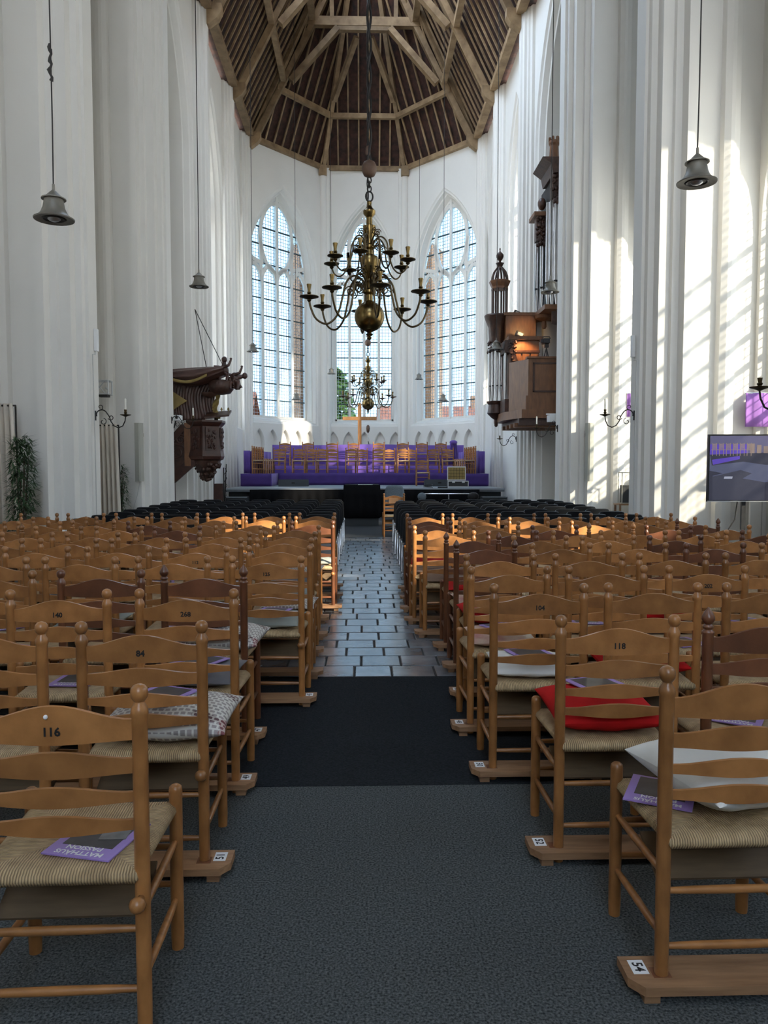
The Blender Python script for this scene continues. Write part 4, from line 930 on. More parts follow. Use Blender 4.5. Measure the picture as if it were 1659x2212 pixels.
# ================================================================ CHANDELIERS
def chandelier(loc, label, zc):
    t = thing('chandelier', label, 'chandelier', loc, R(9), 'brass chandeliers on the nave axis')
    ball = [(0.212 * math.cos(a), 0.212 * math.sin(a)) for a in [R(-72 + 148 * i / 16) for i in range(17)]]
    MB().lathe(ball, 28).build('sphere', M['brass'], t, smooth=60)
    MB().lathe([(0.004, -0.33), (0.02, -0.32), (0.034, -0.295), (0.018, -0.275), (0.05, -0.255), (0.055, -0.245), (0.022, -0.228), (0.065, -0.20), (0.065, -0.19)], 16).build('pendant_knob', M['brass'], t, smooth=40)
    MB().lathe([(0.075, 0.195), (0.05, 0.22), (0.05, 0.30), (0.095, 0.33), (0.095, 0.36), (0.05, 0.39), (0.042, 0.46), (0.06, 0.49), (0.05, 0.52), (0.085, 0.60), (0.125, 0.72), (0.132, 0.78), (0.115, 0.83), (0.055, 0.86),
                (0.05, 0.92), (0.085, 0.95), (0.085, 0.98), (0.055, 1.01), (0.06, 1.08), (0.085, 1.16), (0.09, 1.23), (0.092, 1.25), (0.045, 1.27), (0.042, 1.37), (0.085, 1.42), (0.088, 1.46), (0.05, 1.50), (0.03, 1.54), (0.035, 1.58), (0.02, 1.60)], 20).build('baluster', M['brass'], t, smooth=40)
    def bez(P, n=6):
        out = []
        for i in range(len(P) - 1):
            p0 = P[max(i - 1, 0)]; p1 = P[i]; p2 = P[i + 1]; p3 = P[min(i + 2, len(P) - 1)]
            for k in range(n):
                q = k / n
                out.append(tuple(0.5 * (2 * b + (c - a) * q + (2 * a - 5 * b + 4 * c - d) * q * q + (-a + 3 * b - 3 * c + d) * q ** 3) for a, b, c, d in zip(p0, p1, p2, p3)))
        return out + [P[-1]]
    def arm(tier):
        if tier == 0: P = [(0.06, .35), (0.10, .50), (0.22, .56), (0.33, .46), (0.39, .22), (0.46, 0.0), (0.60, -.12), (0.75, -.06), (0.83, .10), (0.85, .22)]; curls = [(0.16, 0.40, 0.09), (0.27, 0.34, 0.08), (0.13, 0.62, 0.07)]
        else: P = [(0.05, .96), (0.09, 1.06), (0.17, 1.10), (0.25, 1.02), (0.28, .84), (0.34, .66), (0.43, .58), (0.51, .62), (0.545, .70), (0.55, .74)]; curls = [(0.14, 0.98, 0.06), (0.20, 0.92, 0.05), (0.12, 1.16, 0.05)]
        r = 0.0145 if tier == 0 else 0.011
        a = MB().tube([(x, 0, z) for x, z in bez(P)], r, 8)
        for cx_, cz_, cr in curls: a.tube([(cx_ + cr * (1 - k / 26) * math.cos(0.5 * k), 0, cz_ + cr * (1 - k / 26) * math.sin(0.5 * k)) for k in range(20)], r * 0.55, 6)
        x, z = P[-1]; q = 1.0 if tier == 0 else 0.82
        d = MB().lathe([(0.012, z - .05), (0.03, z - .03), (0.025, z - .015), (0.085 * q, z + .005), (0.135 * q, z + .02), (0.135 * q, z + .028), (0.07 * q, z + .02), (0.03, z + .02)], 16, (x, 0, 0))
        c = MB().lathe([(0.028, z + .02), (0.018, z + .05), (0.03, z + .075), (0.019, z + .10), (0.024, z + .14), (0.034, z + .185), (0.034, z + .195), (0.012, z + .19)], 12, (x, 0, 0))
        return a.mesh('arm', M['brass_dark'], 50), d.mesh('drip_pan', M['brass_dark'], 40), c.mesh('candle_socket', M['brass'], 40)
    for tier in (0, 1):
        ma, md_, mc = arm(tier)
        for k in range(8):
            o = link('arm', ma, t, None, (0, 0, 2 * PI * (k + 0.5 * tier) / 8)); link('drip_pan', md_, o); link('candle_socket', mc, o)
    MB().tube([(0.05 * math.cos(a), 0, 1.66 + 0.07 * math.sin(a)) for a in [2 * PI * i / 16 for i in range(17)]], 0.012, 8).build('hanging_ring', M['iron'], t, smooth=50)
    ch = MB()
    for k in range(3): ch.tube([(0.028 * math.cos(a) * (k % 2 == 0), 0.028 * math.cos(a) * (k % 2), 1.765 + 0.06 * k + 0.045 * math.sin(a)) for a in [2 * PI * i / 10 for i in range(11)]], 0.009, 6)
    ch.build('chain', M['iron'], t, smooth=50)
    MB().lathe([(0.03, -0.115), (0.075, -0.095), (0.10, -0.04), (0.105, 0.0), (0.10, 0.04), (0.075, 0.09), (0.03, 0.115)], 16, (0, 0, 2.04)).build('wooden_ball', M['old_wood_ball'], t, smooth=60)
    h = zc - loc[2]
    MB().lathe([(0.03, 0), (0.035, .03), (0.03, .10), (0.015, .13)], 10, (-0.02, 0, 2.22)).build('rope_knot', M['old_wood_ball'], t, smooth=50)
    tw = MB(); n = int((h - 2.12) / 0.07)
    for ph in (0, PI): tw.tube([(0.024 * math.cos(0.55 * k + ph), 0.024 * math.sin(0.55 * k + ph), 2.12 + 0.07 * k) for k in range(n)], 0.019, 6)
    tw.build('twisted_rod', M['iron'], t, smooth=60)
p = atY(798, 684, 11.0); chandelier((p.x, 11.0, p.z), 'large two-tier brass chandelier hanging nearest over the aisle', 22.5)
p = atY(795, 872, 26.2); chandelier((p.x, 26.2, p.z), 'farther two-tier brass chandelier hanging before the middle window', 22.5)

# ================================================================ BELL LAMPS
BELL = [('shade', MB().lathe([(0.10, 0.012), (0.182, 0.0), (0.186, 0.010), (0.150, 0.030), (0.120, 0.062), (0.100, 0.110), (0.090, 0.165), (0.088, 0.190), (0.075, 0.20)], 24).mesh('shade', M['pewter'], 40)),
        ('collar', MB().lathe([(0.088, 0.190), (0.112, 0.188), (0.112, 0.197), (0.075, 0.215), (0.045, 0.245), (0.022, 0.268), (0.014, 0.275), (0.012, 0.33)], 20).mesh('collar', M['pewter'], 40)),
        ('reflector', MB().lathe([(0.112, 0.010), (0.098, 0.002), (0.085, 0.006), (0.06, 0.04)], 20).mesh('reflector', M['iron'], 40)),
        ('bulb', MB().ball((0, 0, 0.018), (0.062, 0.062, 0.036), 14, 8).mesh('bulb', M['tin'], 60))]
def bell_lamp(px, py, Y, label, wrap=False, top=14.6):
    p = atY(px, py, Y)
    if Y > 20: top = EAVE + (min(HW - abs(p.x - AX), 34.55 - Y) if Y > 31.3 else HW - abs(p.x - AX)) * SL + 0.1
    t = thing('bell_lamp', label, 'lamp', (p.x, Y, p.z), 0, 'bell-shaped pendant lamps')
    for nm, me in BELL: link(nm, me, t)
    MB().tube([(0, 0, 0.32), (0.005, 0, 0.9), (0, 0, top - p.z)], 0.0065 if Y < 12 else 0.009, 6).build('cord', M['cord'], t)
    if wrap: MB().tube([(0.012 * math.sin(k * 1.7), 0.01 * math.cos(k), 1.28 + 0.03 * k) for k in range(12)], [0.012 + 0.008 * (k % 3 == 0) for k in range(12)], 7).build('cord_wrap', M['cord'], t, 60)
bell_lamp(117, 475, 7.5, 'large bell lamp hanging nearest at the left wall', True)
bell_lamp(1505, 396, 7.4, 'large bell lamp hanging nearest at the right wall')
bell_lamp(430, 620, 15.0, 'bell lamp hanging before the second left pier')
bell_lamp(546, 760, 23.5, 'bell lamp hanging beside the left apse window edge')
bell_lamp(1188, 632, 15.4, 'bell lamp hanging before the organ pipes')
bell_lamp(1072, 756, 21.2, 'bell lamp hanging before the small organ case')
bell_lamp(640, 864, 29.0, 'small bell lamp hanging low before the left apse window')
bell_lamp(957, 866, 29.0, 'small bell lamp hanging low before the right apse window')
bell_lamp(716, 808, 33.0, 'tiny bell lamp hanging between left and middle windows')
bell_lamp(905, 820, 33.0, 'tiny pale bell lamp hanging between middle and right windows')

# ================================================================ WALL SCONCES
def sconce(x, y, z, dirx, label, candle=True, sc=1.0):
    t = thing('wall_sconce', label, 'sconce', (x, y, z), 0 if dirx > 0 else PI, 'iron candle sconces on the piers'); t.scale = (sc, sc, sc)
    MB().box((0.008, 0, 0), (0.016, 0.04, 0.16)).build('wall_plate', M['iron'], t)
    arm = MB().tube([(0.0, 0, 0.0)] + [(0.11 + 0.085 * math.cos(a), 0, 0.02 + 0.075 * math.sin(a)) for a in [R(200 - 24 * k) for k in range(8)]] + [(0.23, 0, -0.01), (0.26, 0, -0.10), (0.31, 0, -0.17), (0.38, 0, -0.20), (0.45, 0, -0.17), (0.49, 0, -0.09), (0.50, 0, -0.02)], 0.0095, 8)
    arm.build('arm', M['iron'], t, 50)
    c = MB()
    for cx_, cz_, cr, a0, sg in ((0.09, 0.14, 0.045, -1.2, 1), (0.13, -0.10, 0.06, 1.4, -1), (0.26, -0.03, 0.05, 3.4, 1)):
        c.tube([(cx_ + cr * (1 - k / 22) * math.cos(a0 + sg * .42 * k), 0, cz_ + cr * (1 - k / 22) * math.sin(a0 + sg * .42 * k)) for k in range(15)], 0.0065, 6)
    c.build('scrolls', M['iron'], t, 50)
    MB().lathe([(0.01, -.02), (0.03, -0.01), (0.085, 0.008), (0.09, 0.018), (0.03, 0.01), (0.018, .03), (0.028, .045), (0.018, .06), (0.024, .10)], 14, (0.50, 0, 0)).build('drip_pan', M['brass_dark'], t, 40)
    if candle: MB().lathe([(0.016, 0.09), (0.016, 0.27), (0.004, 0.285)], 10, (0.50, 0, 0)).build('candle', M['candle'], t, 40)
sconce(sx(-1, 0), 12.9, 2.36, 1, 'iron candle sconce on the nearest left pier')
sconce(sx(-1, 0), 18.0, 2.60, 1, 'iron candle sconce before the pulpit stair')
sconce(sx(1, 0), 12.9, 2.38, -1, 'iron candle sconce on the right pier beside the sunlit wall')
sconce(sx(1, 0), 7.75, 2.30, -1, 'brass-tipped sconce cut by the right picture edge', candle=False, sc=1.1)
sconce(sx(1, 0), 18.0, 2.42, -1, 'iron candle sconce beneath the organ gallery')
sconce(sx(1, 0), 22.85, 2.35, -1, 'thin iron sconce on the far right choir shaft', candle=False)

# ================================================================ PULPIT
PY = 20.6
pul = thing('pulpit', 'dark carved oak pulpit with draped canopy on the left wall', 'pulpit', (-4.15, PY, 1.12))
def P_(x, y, z): return (x + 4.15, y, z - 1.12)          # world-ish coordinates to pulpit space (y relative to PY)
hexp = lambda r, c=(0, 0): [(c[0] + r * math.cos(R(60 * k + 30)), c[1] + r * math.sin(R(60 * k + 30))) for k in range(6)]
body = MB()
prof = [(0.36, 0.56), (0.47, 0.60), (0.50, 0.68), (0.48, 0.80), (0.44, 1.20), (0.44, 1.46), (0.50, 1.52), (0.54, 1.57), (0.54, 1.62)]
body.lathe(prof, 6, (0, 0, 0), R(30)).build('basket', M['pulpit_wood'], pul)
for k in range(6):
    a = R(60 * k + 60); q = MB(); cx_, cy_ = 0.405 * math.cos(a), 0.405 * math.sin(a)
    q.box((cx_, cy_, 1.13), (0.03, 0.30, 0.62), Matrix.Rotation(a, 3, 'Z'))
    rr = random.Random(k)
    for _ in range(26):
        u, v = rr.uniform(-.12, .12), rr.uniform(-.26, .26); q.ball((cx_ + 0.02 * math.cos(a) - u * math.sin(a), cy_ + 0.02 * math.sin(a) + u * math.cos(a), 1.13 + v), (0.028, 0.028, 0.045), 6, 4)
    q.build('carved_panel', M['pulpit_wood'], pul, 60)
pend = MB().lathe([(0.01, 0.0), (0.06, 0.03), (0.10, 0.10), (0.14, 0.18), (0.24, 0.30), (0.30, 0.42), (0.36, 0.50), (0.38, 0.57)], 10)
rr = random.Random(4)
for _ in range(70):
    z = rr.uniform(0.06, 0.5); r = 0.06 + 0.62 * z; a = rr.uniform(0, 6.3); pend.ball((r * math.cos(a), r * math.sin(a), z), rr.uniform(.03, .06), 6, 4)
pend.build('carved_pendant', M['organ_dark'], pul, 60)
MB().tube([(0.30, -0.1, 0.52), (0.38, -0.1, 0.46), (0.36, -0.1, 0.40), (0.28, -0.1, 0.42)], 0.05, 8).build('scroll', M['pulpit_wood'], pul, 60)
# drapery behind the preacher and canopy
def dr(u, v):
    f = 0.013 * math.sin(u * 105 + 9 * v + 3 * math.sin(5 * v)) + 0.014 * math.sin(u * 31 - 7 * v)
    x = -1.10 + (1.45 - 0.12 * math.sin(PI * v)) * u + 0.10 * v * (0.5 - u)
    return (x, 0.18 + f * (0.4 + v), 2.70 - 1.05 * v)
cloth(dr, 130, 24, 'drapery', M['drape_wood'], pul, 0.03)
cloth(lambda u, v: (0.20 + 0.13 * u + 0.04 * math.sin(8 * v), 0.07 - 0.06 * math.sin(v * 16 + u * 3), 2.40 - 0.72 * v), 8, 20, 'gilt_hem', M['gilt'], pul, 0.02)
cloth(lambda u, v: (-0.95 + 0.42 * u * (1 - abs(2 * v - 1)) + 0.04, 0.02, 2.42 - 0.55 * v), 6, 16, 'gilt_hem', M['gilt'], pul, 0.02)
def can(u, v):                                           # the swag that forms the canopy, a thick roll with a sagging lower edge
    x = -1.15 + 1.70 * u; a = 2 * PI * v
    top_ = 2.93 + 0.10 * u * u + 0.04 * math.sin(3 * u); bot = 2.70 - 0.16 * math.sin(PI * u) + 0.28 * max(0, u - 0.62)
    zc, h = (top_ + bot) / 2, (top_ - bot) / 2
    f = 1 + 0.06 * math.sin(9 * a + 7 * u)
    return (x, -0.05 + 0.42 * math.cos(a) * f, zc + h * math.sin(a) * f)
MB().grid(can, 36, 40).build('canopy', M['drape_wood'], pul, 60)
cloth(lambda u, v: (-0.82 + 0.95 * u, -0.30 - 0.19 * math.sin(PI * 0.5) + 0.02, 2.64 - 0.13 * math.sin(PI * u) + 0.10 * u + 0.075 * v), 24, 2, 'gilt_band', M['gilt'], pul, 0.02)
MB().lathe([(0.05, 2.30), (0.24, 2.34), (0.32, 2.44), (0.34, 2.56), (0.30, 2.66), (0.10, 2.70)], 16, (0.42, -0.02, 0)).build('sounding_board', M['organ_dark'], pul, smooth=50)
MB().lathe([(0.05, 2.22), (0.2, 2.3), (0.22, 2.36)], 16, (0.10, 0.0, 0)).build('sounding_board_core', M['organ_dark'], pul, smooth=50)
# cherubs carved on the canopy
def cherub(at_, lean, name='cherub'):
    q = MB(); x, y, z = at_
    q.ball((x, y, z), (0.13, 0.11, 0.15), 12, 8); hx, hz = x + 0.24 * math.sin(lean), z + 0.24 * math.cos(lean)
    q.tube([(x + 0.1 * math.sin(lean), y, z + 0.1 * math.cos(lean)), (hx, y, hz)], [0.07, 0.045], 8)
    q.ball((hx + 0.03 * math.sin(lean), y, hz + 0.04 * math.cos(lean)), (0.075, 0.075, 0.085), 12, 8)
    q.tube([(x, y - .08, z + .08), (x + 0.14, y - .1, z + 0.12), (x + 0.20, y - .08, z + 0.26)], [0.045, 0.038, 0.028], 8); q.ball((x + 0.20, y - .08, z + 0.29), 0.035, 8, 5)
    q.tube([(x, y + .08, z + .06), (x - 0.15, y + .06, z + 0.10), (x - 0.26, y, z + 0.11)], [0.045, 0.038, 0.026], 8)
    q.tube([(x, y - .05, z - .08), (x + 0.12, y - .16, z - 0.14), (x + 0.10, y - .18, z - 0.30)], [0.065, 0.05, 0.035], 8)
    q.tube([(x, y + .05, z - .08), (x - 0.10, y - .14, z - 0.16), (x - 0.08, y - .16, z - 0.30)], [0.065, 0.05, 0.035], 8)
    q.build(name, M['drape_wood'], pul, 70)
cherub((0.50, -0.06, 2.94), 0.05); cherub((0.78, -0.05, 2.74), 1.35)
cloth(lambda u, v: (0.60 + 0.32 * u + 0.05 * v, -0.10 + 0.05 * math.sin(u * 22 + v * 3), 2.78 - 0.10 * u - 0.30 * v * (0.6 + 0.4 * math.sin(u * 3))), 24, 8, 'fluttering_drape', M['drape_wood'], pul, 0.03)
# stair with carved balustrade
stw = [(-1.75, -0.92), (-0.42, 0.62), (-0.42, 1.52), (-0.62, 1.52), (-1.75, 0.22)]
MB().slab([(x, -0.18, z) for x, z in stw], (0, 0.05, 0)).build('stair_panel', M['organ_dark'], pul)
MB().beam((-1.75, -0.2, -0.72), (-0.15, -0.2, 0.70), 0.10, 0.24, (0, 0, 1)).build('stair_string', M['pulpit_wood'], pul)
MB().beam((-1.75, -0.2, 0.22), (-0.45, -0.2, 1.50), 0.10, 0.12, (0, 0, 1)).build('hand_rail', M['pulpit_wood'], pul)
MB().box2((-0.52, -0.26, 0.42), (-0.36, -0.14, 1.55)).build('newel', M['organ_wood'], pul)
sc_ = MB()
for cx_, cz_, r0 in ((-0.75, 0.78, 0.24), (-1.05, 0.35, 0.22), (-0.62, 1.12, 0.14), (-1.12, 0.62, 0.13)):
    sc_.tube([(cx_ + r0 * (1 - k / 34) * math.cos(0.42 * k), -0.21, cz_ + r0 * (1 - k / 34) * math.sin(0.42 * k)) for k in range(28)], 0.028, 6)
sc_.build('carved_scrolls', M['pulpit_wood'], pul, 50)
MB().beam((-1.0, 0.2, -1.10), (-1.0, 0.2, 1.0), 0.2, 0.2).build('stair_post', M['pulpit_wood'], pul)
# book rest
br_ = MB().slab([(0.02, -0.30, 1.66), (0.02, 0.1, 1.80), (0.66, 0.1, 1.86), (0.66, -0.30, 1.72)], (0, 0, 0.05)).build('book_rest', M['organ_dark'], pul)
f = MB()
for x in (0.18, 0.40, 0.58): f.lathe([(0.015, 1.84), (0.015, 1.92), (0.03, 1.94), (0.008, 1.98)], 8, (x, 0.08, 0)); f.beam((x - .04, 0.08, 1.92), (x + .04, 0.08, 1.92), .012, .012)
f.build('finials', M['gilt'], br_)
MB().box((0.12, -0.1, 1.66), (0.20, 0.2, 0.07)).build('book', M['paper_white'], br_)
for i, (q0, q1) in enumerate((((atY(421, 668, PY + .3)), (-4.12 + 0.0, PY + 0.1, 4.06)), ((atY(421, 668, PY + .3)), (-3.66, PY - .05, 4.16)))):
    a = Vector(q0) - Vector((-4.15, PY, 1.12)); b = Vector(q1) - Vector((-4.15, PY, 1.12)); MB().tube([a, b], 0.010, 6).build('tie_rod', M['iron'], pul)
t = thing('projector', 'white projector box mounted by the pulpit stair', 'projector', (px2x(383, 18.85), 18.85, 2.62))
MB().box((0, 0, 0.08), (0.30, 0.30, 0.13)).build('housing', M['white_paint'], t); MB().lathe([(0.03, 0), (0.03, 0.03)], 10, (0.08, -0.16, 0.08), mat=Matrix.Rotation(R(90), 3, 'X')).build('lens', M['ink'], t); MB().tube([(0, .1, 0.02), (-.05, .1, -.16)], 0.015, 6).build('bracket', M['iron'], t)
# lantern-like iron rack beside the stage
t = thing('iron_rack', 'tall iron rack with wooden cabinet standing left of the stage', 'rack', (px2x(477, 21.8), 21.8, 0.002))
MB().box2((-0.14, -0.15, 0), (0.10, 0.15, 1.05)).build('cabinet', M['pulpit_wood'], t)
f = MB()
for x in (-0.16, 0.14): f.tube([(x, -.1, 0), (x * .9, -.1, 1.5)], 0.015, 6)
f.tube([(0.14, -.1, 0.2), (0.20, -.1, 1.6)], 0.015, 6)
for k in range(6): f.tube([(0.16 + 0.03 * math.sin(k), -.12, 0.3 + 0.2 * k), (0.22, -.12, 0.4 + 0.2 * k), (0.17, -.12, 0.48 + 0.2 * k)], 0.009, 5)
f.build('iron_frame', M['iron'], t)

# ================================================================ ORGAN
org = thing('organ_gallery', 'carved oak organ gallery with small pipe case on the right wall', 'organ', (4.6, 20.0, 2.6))
def O(x, y, z): return (x - 4.6, y - 20.0, z - 2.6)
def ob(name, a, b, m, par=None): return MB().box2(O(*a), O(*b)).build(name, m, par or org)
W_ = M['organ_wood']; D_ = M['organ_dark']
ob('floor_beams', (4.05, 19.9, 2.60), (6.2, 22.3, 2.78), D_)
for k in range(4): ob('joist', (3.95, 20.0 + 0.55 * k, 2.55), (6.1, 20.14 + 0.55 * k, 2.66), W_)
MB().slab([O(4.10, 19.80, 2.78), O(5.25, 19.80, 2.78), O(5.25, 22.4, 2.78), O(3.82, 22.4, 2.78), O(3.82, 20.9, 2.78)], (0, 0, 0.22)).build('base_moulding', W_, org)
ob('frieze', (4.22, 19.86, 3.00), (5.25, 20.0, 3.36), W_)
par_ = MB().slab([O(4.28, 19.9, 3.36), O(5.25, 19.9, 3.36), O(5.25, 20.05, 3.36), O(4.28, 20.05, 3.36)], (0, 0, 0.95)).build('parapet', W_, org)
MB().slab([O(4.28, 19.9, 3.0), O(4.28, 20.05, 3.0), O(3.95, 20.75, 3.0), O(3.92, 20.65, 3.0)], (0, 0, 1.30)).build('parapet_corner', W_, org)
ob('panel_field', (4.45, 19.885, 3.50), (5.02, 19.90, 4.16), W_, par_)
fr = MB()
for a, b in (((4.40, 19.87, 3.45), (4.44, 19.90, 4.21)), ((5.03, 19.87, 3.45), (5.07, 19.90, 4.21)), ((4.40, 19.87, 4.17), (5.07, 19.90, 4.21)), ((4.40, 19.87, 3.45), (5.07, 19.90, 3.49))): fr.box2(O(*a), O(*b))
fr.build('panel_moulding', D_, par_)
ob('parapet_cap', (4.24, 19.84, 4.31), (5.25, 20.10, 4.36), W_)
# back of the small case
ob('case_back', (4.02, 21.0, 3.0), (4.80, 22.3, 4.98), W_)
for k in range(3): ob('case_panel', (4.12 + 0.23 * k, 20.97, 3.9), (4.30 + 0.23 * k, 21.0, 4.60), W_)
ob('case_rail', (4.0, 20.95, 4.62), (4.82, 21.0, 4.68), D_); ob('case_cornice', (3.95, 20.92, 4.96), (4.90, 22.35, 5.06), W_)
ob('upper_case', (3.98, 21.5, 5.06), (4.82, 22.5, 5.72), W_); ob('upper_cornice', (3.94, 21.46, 5.72), (4.86, 22.55, 5.80), W_)
# round front tower with pipes
TX, TY = 3.80, 21.9
MB().lathe([(0.03, 2.66), (0.05, 2.70), (0.05, 2.86), (0.14, 2.92), (0.22, 3.0), (0.26, 3.04), (0.24, 3.10), (0.22, 3.28), (0.27, 3.34), (0.27, 3.38)], 14, O(TX, TY, 0)).build('tower_foot', D_, org, smooth=40)
MB().lathe([(0.22, 4.95), (0.23, 5.2), (0.24, 5.45), (0.33, 5.66), (0.36, 5.76), (0.34, 5.80)], 14, O(TX, TY, 0)).build('tower_head', D_, org, smooth=40)
for k in range(6):
    a = R(120 + 36 * k); x, y = TX + 0.20 * math.cos(a), TY + 0.20 * math.sin(a) - 0.02
    MB().lathe([(0.018, 3.38), (0.045, 3.75), (0.045, 3.78), (0.043, 4.98)], 10, O(x, y, 0)).build('pipe', M['tin'], org, smooth=50)
    MB().box(O(x - 0.03 * 0, y - 0.045, 3.80), (0.05, 0.012, 0.03)).build('pipe_mouth', M['tin_dark'], org)
hk = MB(); rr = random.Random(9)
for _ in range(60):
    a = rr.uniform(1.8, 5.4); hk.ball(O(TX + 0.24 * math.cos(a), TY + 0.24 * math.sin(a), rr.uniform(4.75, 5.05)), rr.uniform(.02, .05), 6, 4)
hk.build('carved_fringe', D_, org, 60)
# flat side with pipes and carved wing towards the nave
ob('flat_foot', (3.86, 20.9, 3.02), (4.08, 21.6, 3.36), D_); ob('flat_head', (3.86, 20.95, 4.62), (4.08, 21.62, 4.95), D_)
for k in range(4): MB().lathe([(0.015, 3.36), (0.034, 3.60), (0.034, 4.64)], 10, O(3.90 + 0.02 * k, 21.05 + 0.14 * k, 0)).build('pipe', M['tin'], org, smooth=50)
wg = MB(); wgp = [(4.08, 3.36), (4.20, 3.5), (4.26, 3.9), (4.24, 4.3), (4.12, 4.6), (4.06, 4.95), (3.96, 4.9), (3.98, 4.4), (4.06, 4.0), (4.04, 3.6)]
wg.slab([O(x, 20.86, z) for x, z in wgp], (0, 0.06, 0))
for _ in range(90):
    z = rr.uniform(3.45, 4.9); xm = 4.14 if z < 4.4 else 4.05; wg.ball(O(xm + rr.uniform(-.09, .10), 20.86, z), rr.uniform(.018, .04), 6, 4)
wg.build('carved_wing', D_, org, 60)
# lantern
for k in range(8):
    a = R(45 * k + 22.5); MB().lathe([(0.03, 5.80), (0.024, 5.86), (0.026, 6.48), (0.034, 6.56)], 8, O(TX + 0.09 + 0.21 * math.cos(a), TY + 0.1 + 0.21 * math.sin(a), 0)).build('lantern_column', D_, org, smooth=40)
MB().lathe([(0.24, 6.54), (0.24, 6.60), (0.29, 6.70), (0.31, 6.76), (0.27, 6.78)], 8, O(TX + .09, TY + .1, 0), R(22.5)).build('lantern_cornice', W_, org)
for k in range(8):
    a = R(45 * k + 22.5); MB().tube([O(TX + .09 + r * math.cos(a), TY + .1 + r * math.sin(a), z) for r, z in ((0.23, 6.78), (0.215, 6.90), (0.17, 7.02), (0.09, 7.12), (0.05, 7.16))], 0.026, 6).build('dome_rib', D_, org, smooth=50)
MB().lathe([(0.05, 7.14), (0.10, 7.24), (0.12, 7.27), (0.05, 7.29), (0.03, 7.33), (0.07, 7.37), (0.105, 7.44), (0.105, 7.50), (0.06, 7.56), (0.02, 7.59), (0.012, 7.64), (0.025, 7.66), (0.006, 7.70)], 14, O(TX + .09, TY + .1, 0)).build('finial', D_, org, smooth=50)
# the great case behind
big = thing('great_organ', 'tall main organ case with tin pipes in the right choir arch', 'organ', (5.6, 21.4, 5.5))
def G(x, y, z): return (x - 5.6, y - 21.4, z - 5.5)
MB().box2(G(5.08, 21.1, 5.8), G(6.4, 22.3, 9.2)).build('case_core', M['tin_dark'], big)
MB().box2(G(4.78, 20.3, 5.66), G(6.4, 22.3, 5.78)).build('sill', W_, big)
MB().lathe([(0.04, 5.30), (0.07, 5.36), (0.06, 5.50), (0.24, 5.58), (0.27, 5.66)], 12, G(4.98, 21.2, 0)).build('tower_foot', W_, big, smooth=40)
MB().slab([G(5.0, 20.4, 5.30), G(6.2, 20.4, 5.05), G(6.2, 20.4, 5.62), G(5.0, 20.4, 5.62)], (0, 0.06, 0)).build('carved_apron', D_, big)
for k, (x, y, zt, r) in enumerate(((4.86, 21.6, 7.9, .05), (4.96, 21.4, 7.9, .05), (5.02, 20.95, 8.6, .065), (5.10, 20.8, 8.75, .075), (5.20, 20.68, 8.8, .085), (5.32, 20.62, 8.75, .075), (5.44, 20.66, 8.5, .06), (5.54, 20.75, 8.2, .055), (5.64, 20.7, 8.2, .055))):
    r *= 1.35
    MB().lathe([(r * .35, 5.78), (r, 6.35), (r, 6.40), (r * .97, zt)], 12, G(x, y, 0)).build('pipe', M['tin'], big, smooth=50)
    MB().box(G(x - r * .5, y - r * .8, 6.45), (r, r * .5, .05)).build('pipe_mouth', M['tin_dark'], big)
def carved(name, x0, x1, y, z0, z1, n, par, mm):
    q = MB(); q.box2(G(x0, y, z0), G(x1, y + 0.25, z1))
    for _ in range(n): q.ball(G(rr.uniform(x0, x1), y - 0.01, rr.uniform(z0 - .12, z1)), rr.uniform(.03, .07), 6, 4)
    return q.build(name, mm, par, 60)
carved('carved_head', 4.76, 5.02, 21.3, 7.7, 8.35, 40, big, D_); MB().box2(G(4.68, 21.2, 8.35), G(5.06, 21.9, 8.46)).build('side_cornice', W_, big)
MB().ball(G(4.95, 21.5, 8.75), (0.12, 0.12, 0.17)).build('urn', D_, big, 60)
carved('carved_head', 5.0, 5.7, 20.55, 8.6, 9.2, 70, big, D_)
MB().lathe([(0.12, 0), (0.17, .02), (0.17, .05), (0.12, .07), (0.09, .05)], 16, G(5.28, 20.5, 8.95), mat=Matrix.Rotation(R(90), 3, 'X')).build('rosette', D_, big, smooth=40)
MB().slab([G(4.72, 20.45, 9.62), G(5.9, 20.45, 9.62), G(5.9, 20.45, 9.40), G(5.0, 20.45, 9.20), G(4.95, 20.45, 9.45)], (0, 1.2, 0)).build('cornice', D_, big)
tw = MB().lathe([(0.15, 9.60), (0.155, 9.68), (0.13, 9.72), (0.115, 10.02), (0.15, 10.08), (0.15, 10.14)], 12, G(5.1, 20.8, 0))
for k in range(6): tw.box(G(5.1 + 0.12 * math.cos(k * 1.047), 20.8 + 0.12 * math.sin(k * 1.047), 10.19), (0.06, 0.06, 0.10), Matrix.Rotation(k * 1.047, 3, 'Z'))
tw.build('castle_turret', W_, big)
mat('warm_lit_wall', (0.62, 0.42, 0.32), 0.8)  # warm light on this wall is put into its base colour
t = thing('organ_arch', 'wall coloured as warmly lit, with round arch under the main organ', 'wall', (5.75, 22.2, 2.78))
MB().slab([(-0.75, 0, 0), (-0.62, 0, 0), (-0.62, 0, 2.0), (-0.5, 0, 2.25), (-0.25, 0, 2.4), (0.1, 0, 2.3), (0.25, 0, 2.0), (0.25, 0, 0), (0.4, 0, 0), (0.4, 0, 2.8), (-0.75, 0, 2.8)], (0, 0.1, 0)).build('arch_wall', M['warm_lit_wall'], t)
MB().box2((-0.75, 0.12, 0), (0.4, 0.16, 2.8)).build('rear_wall', M['warm_lit_wall'], t)
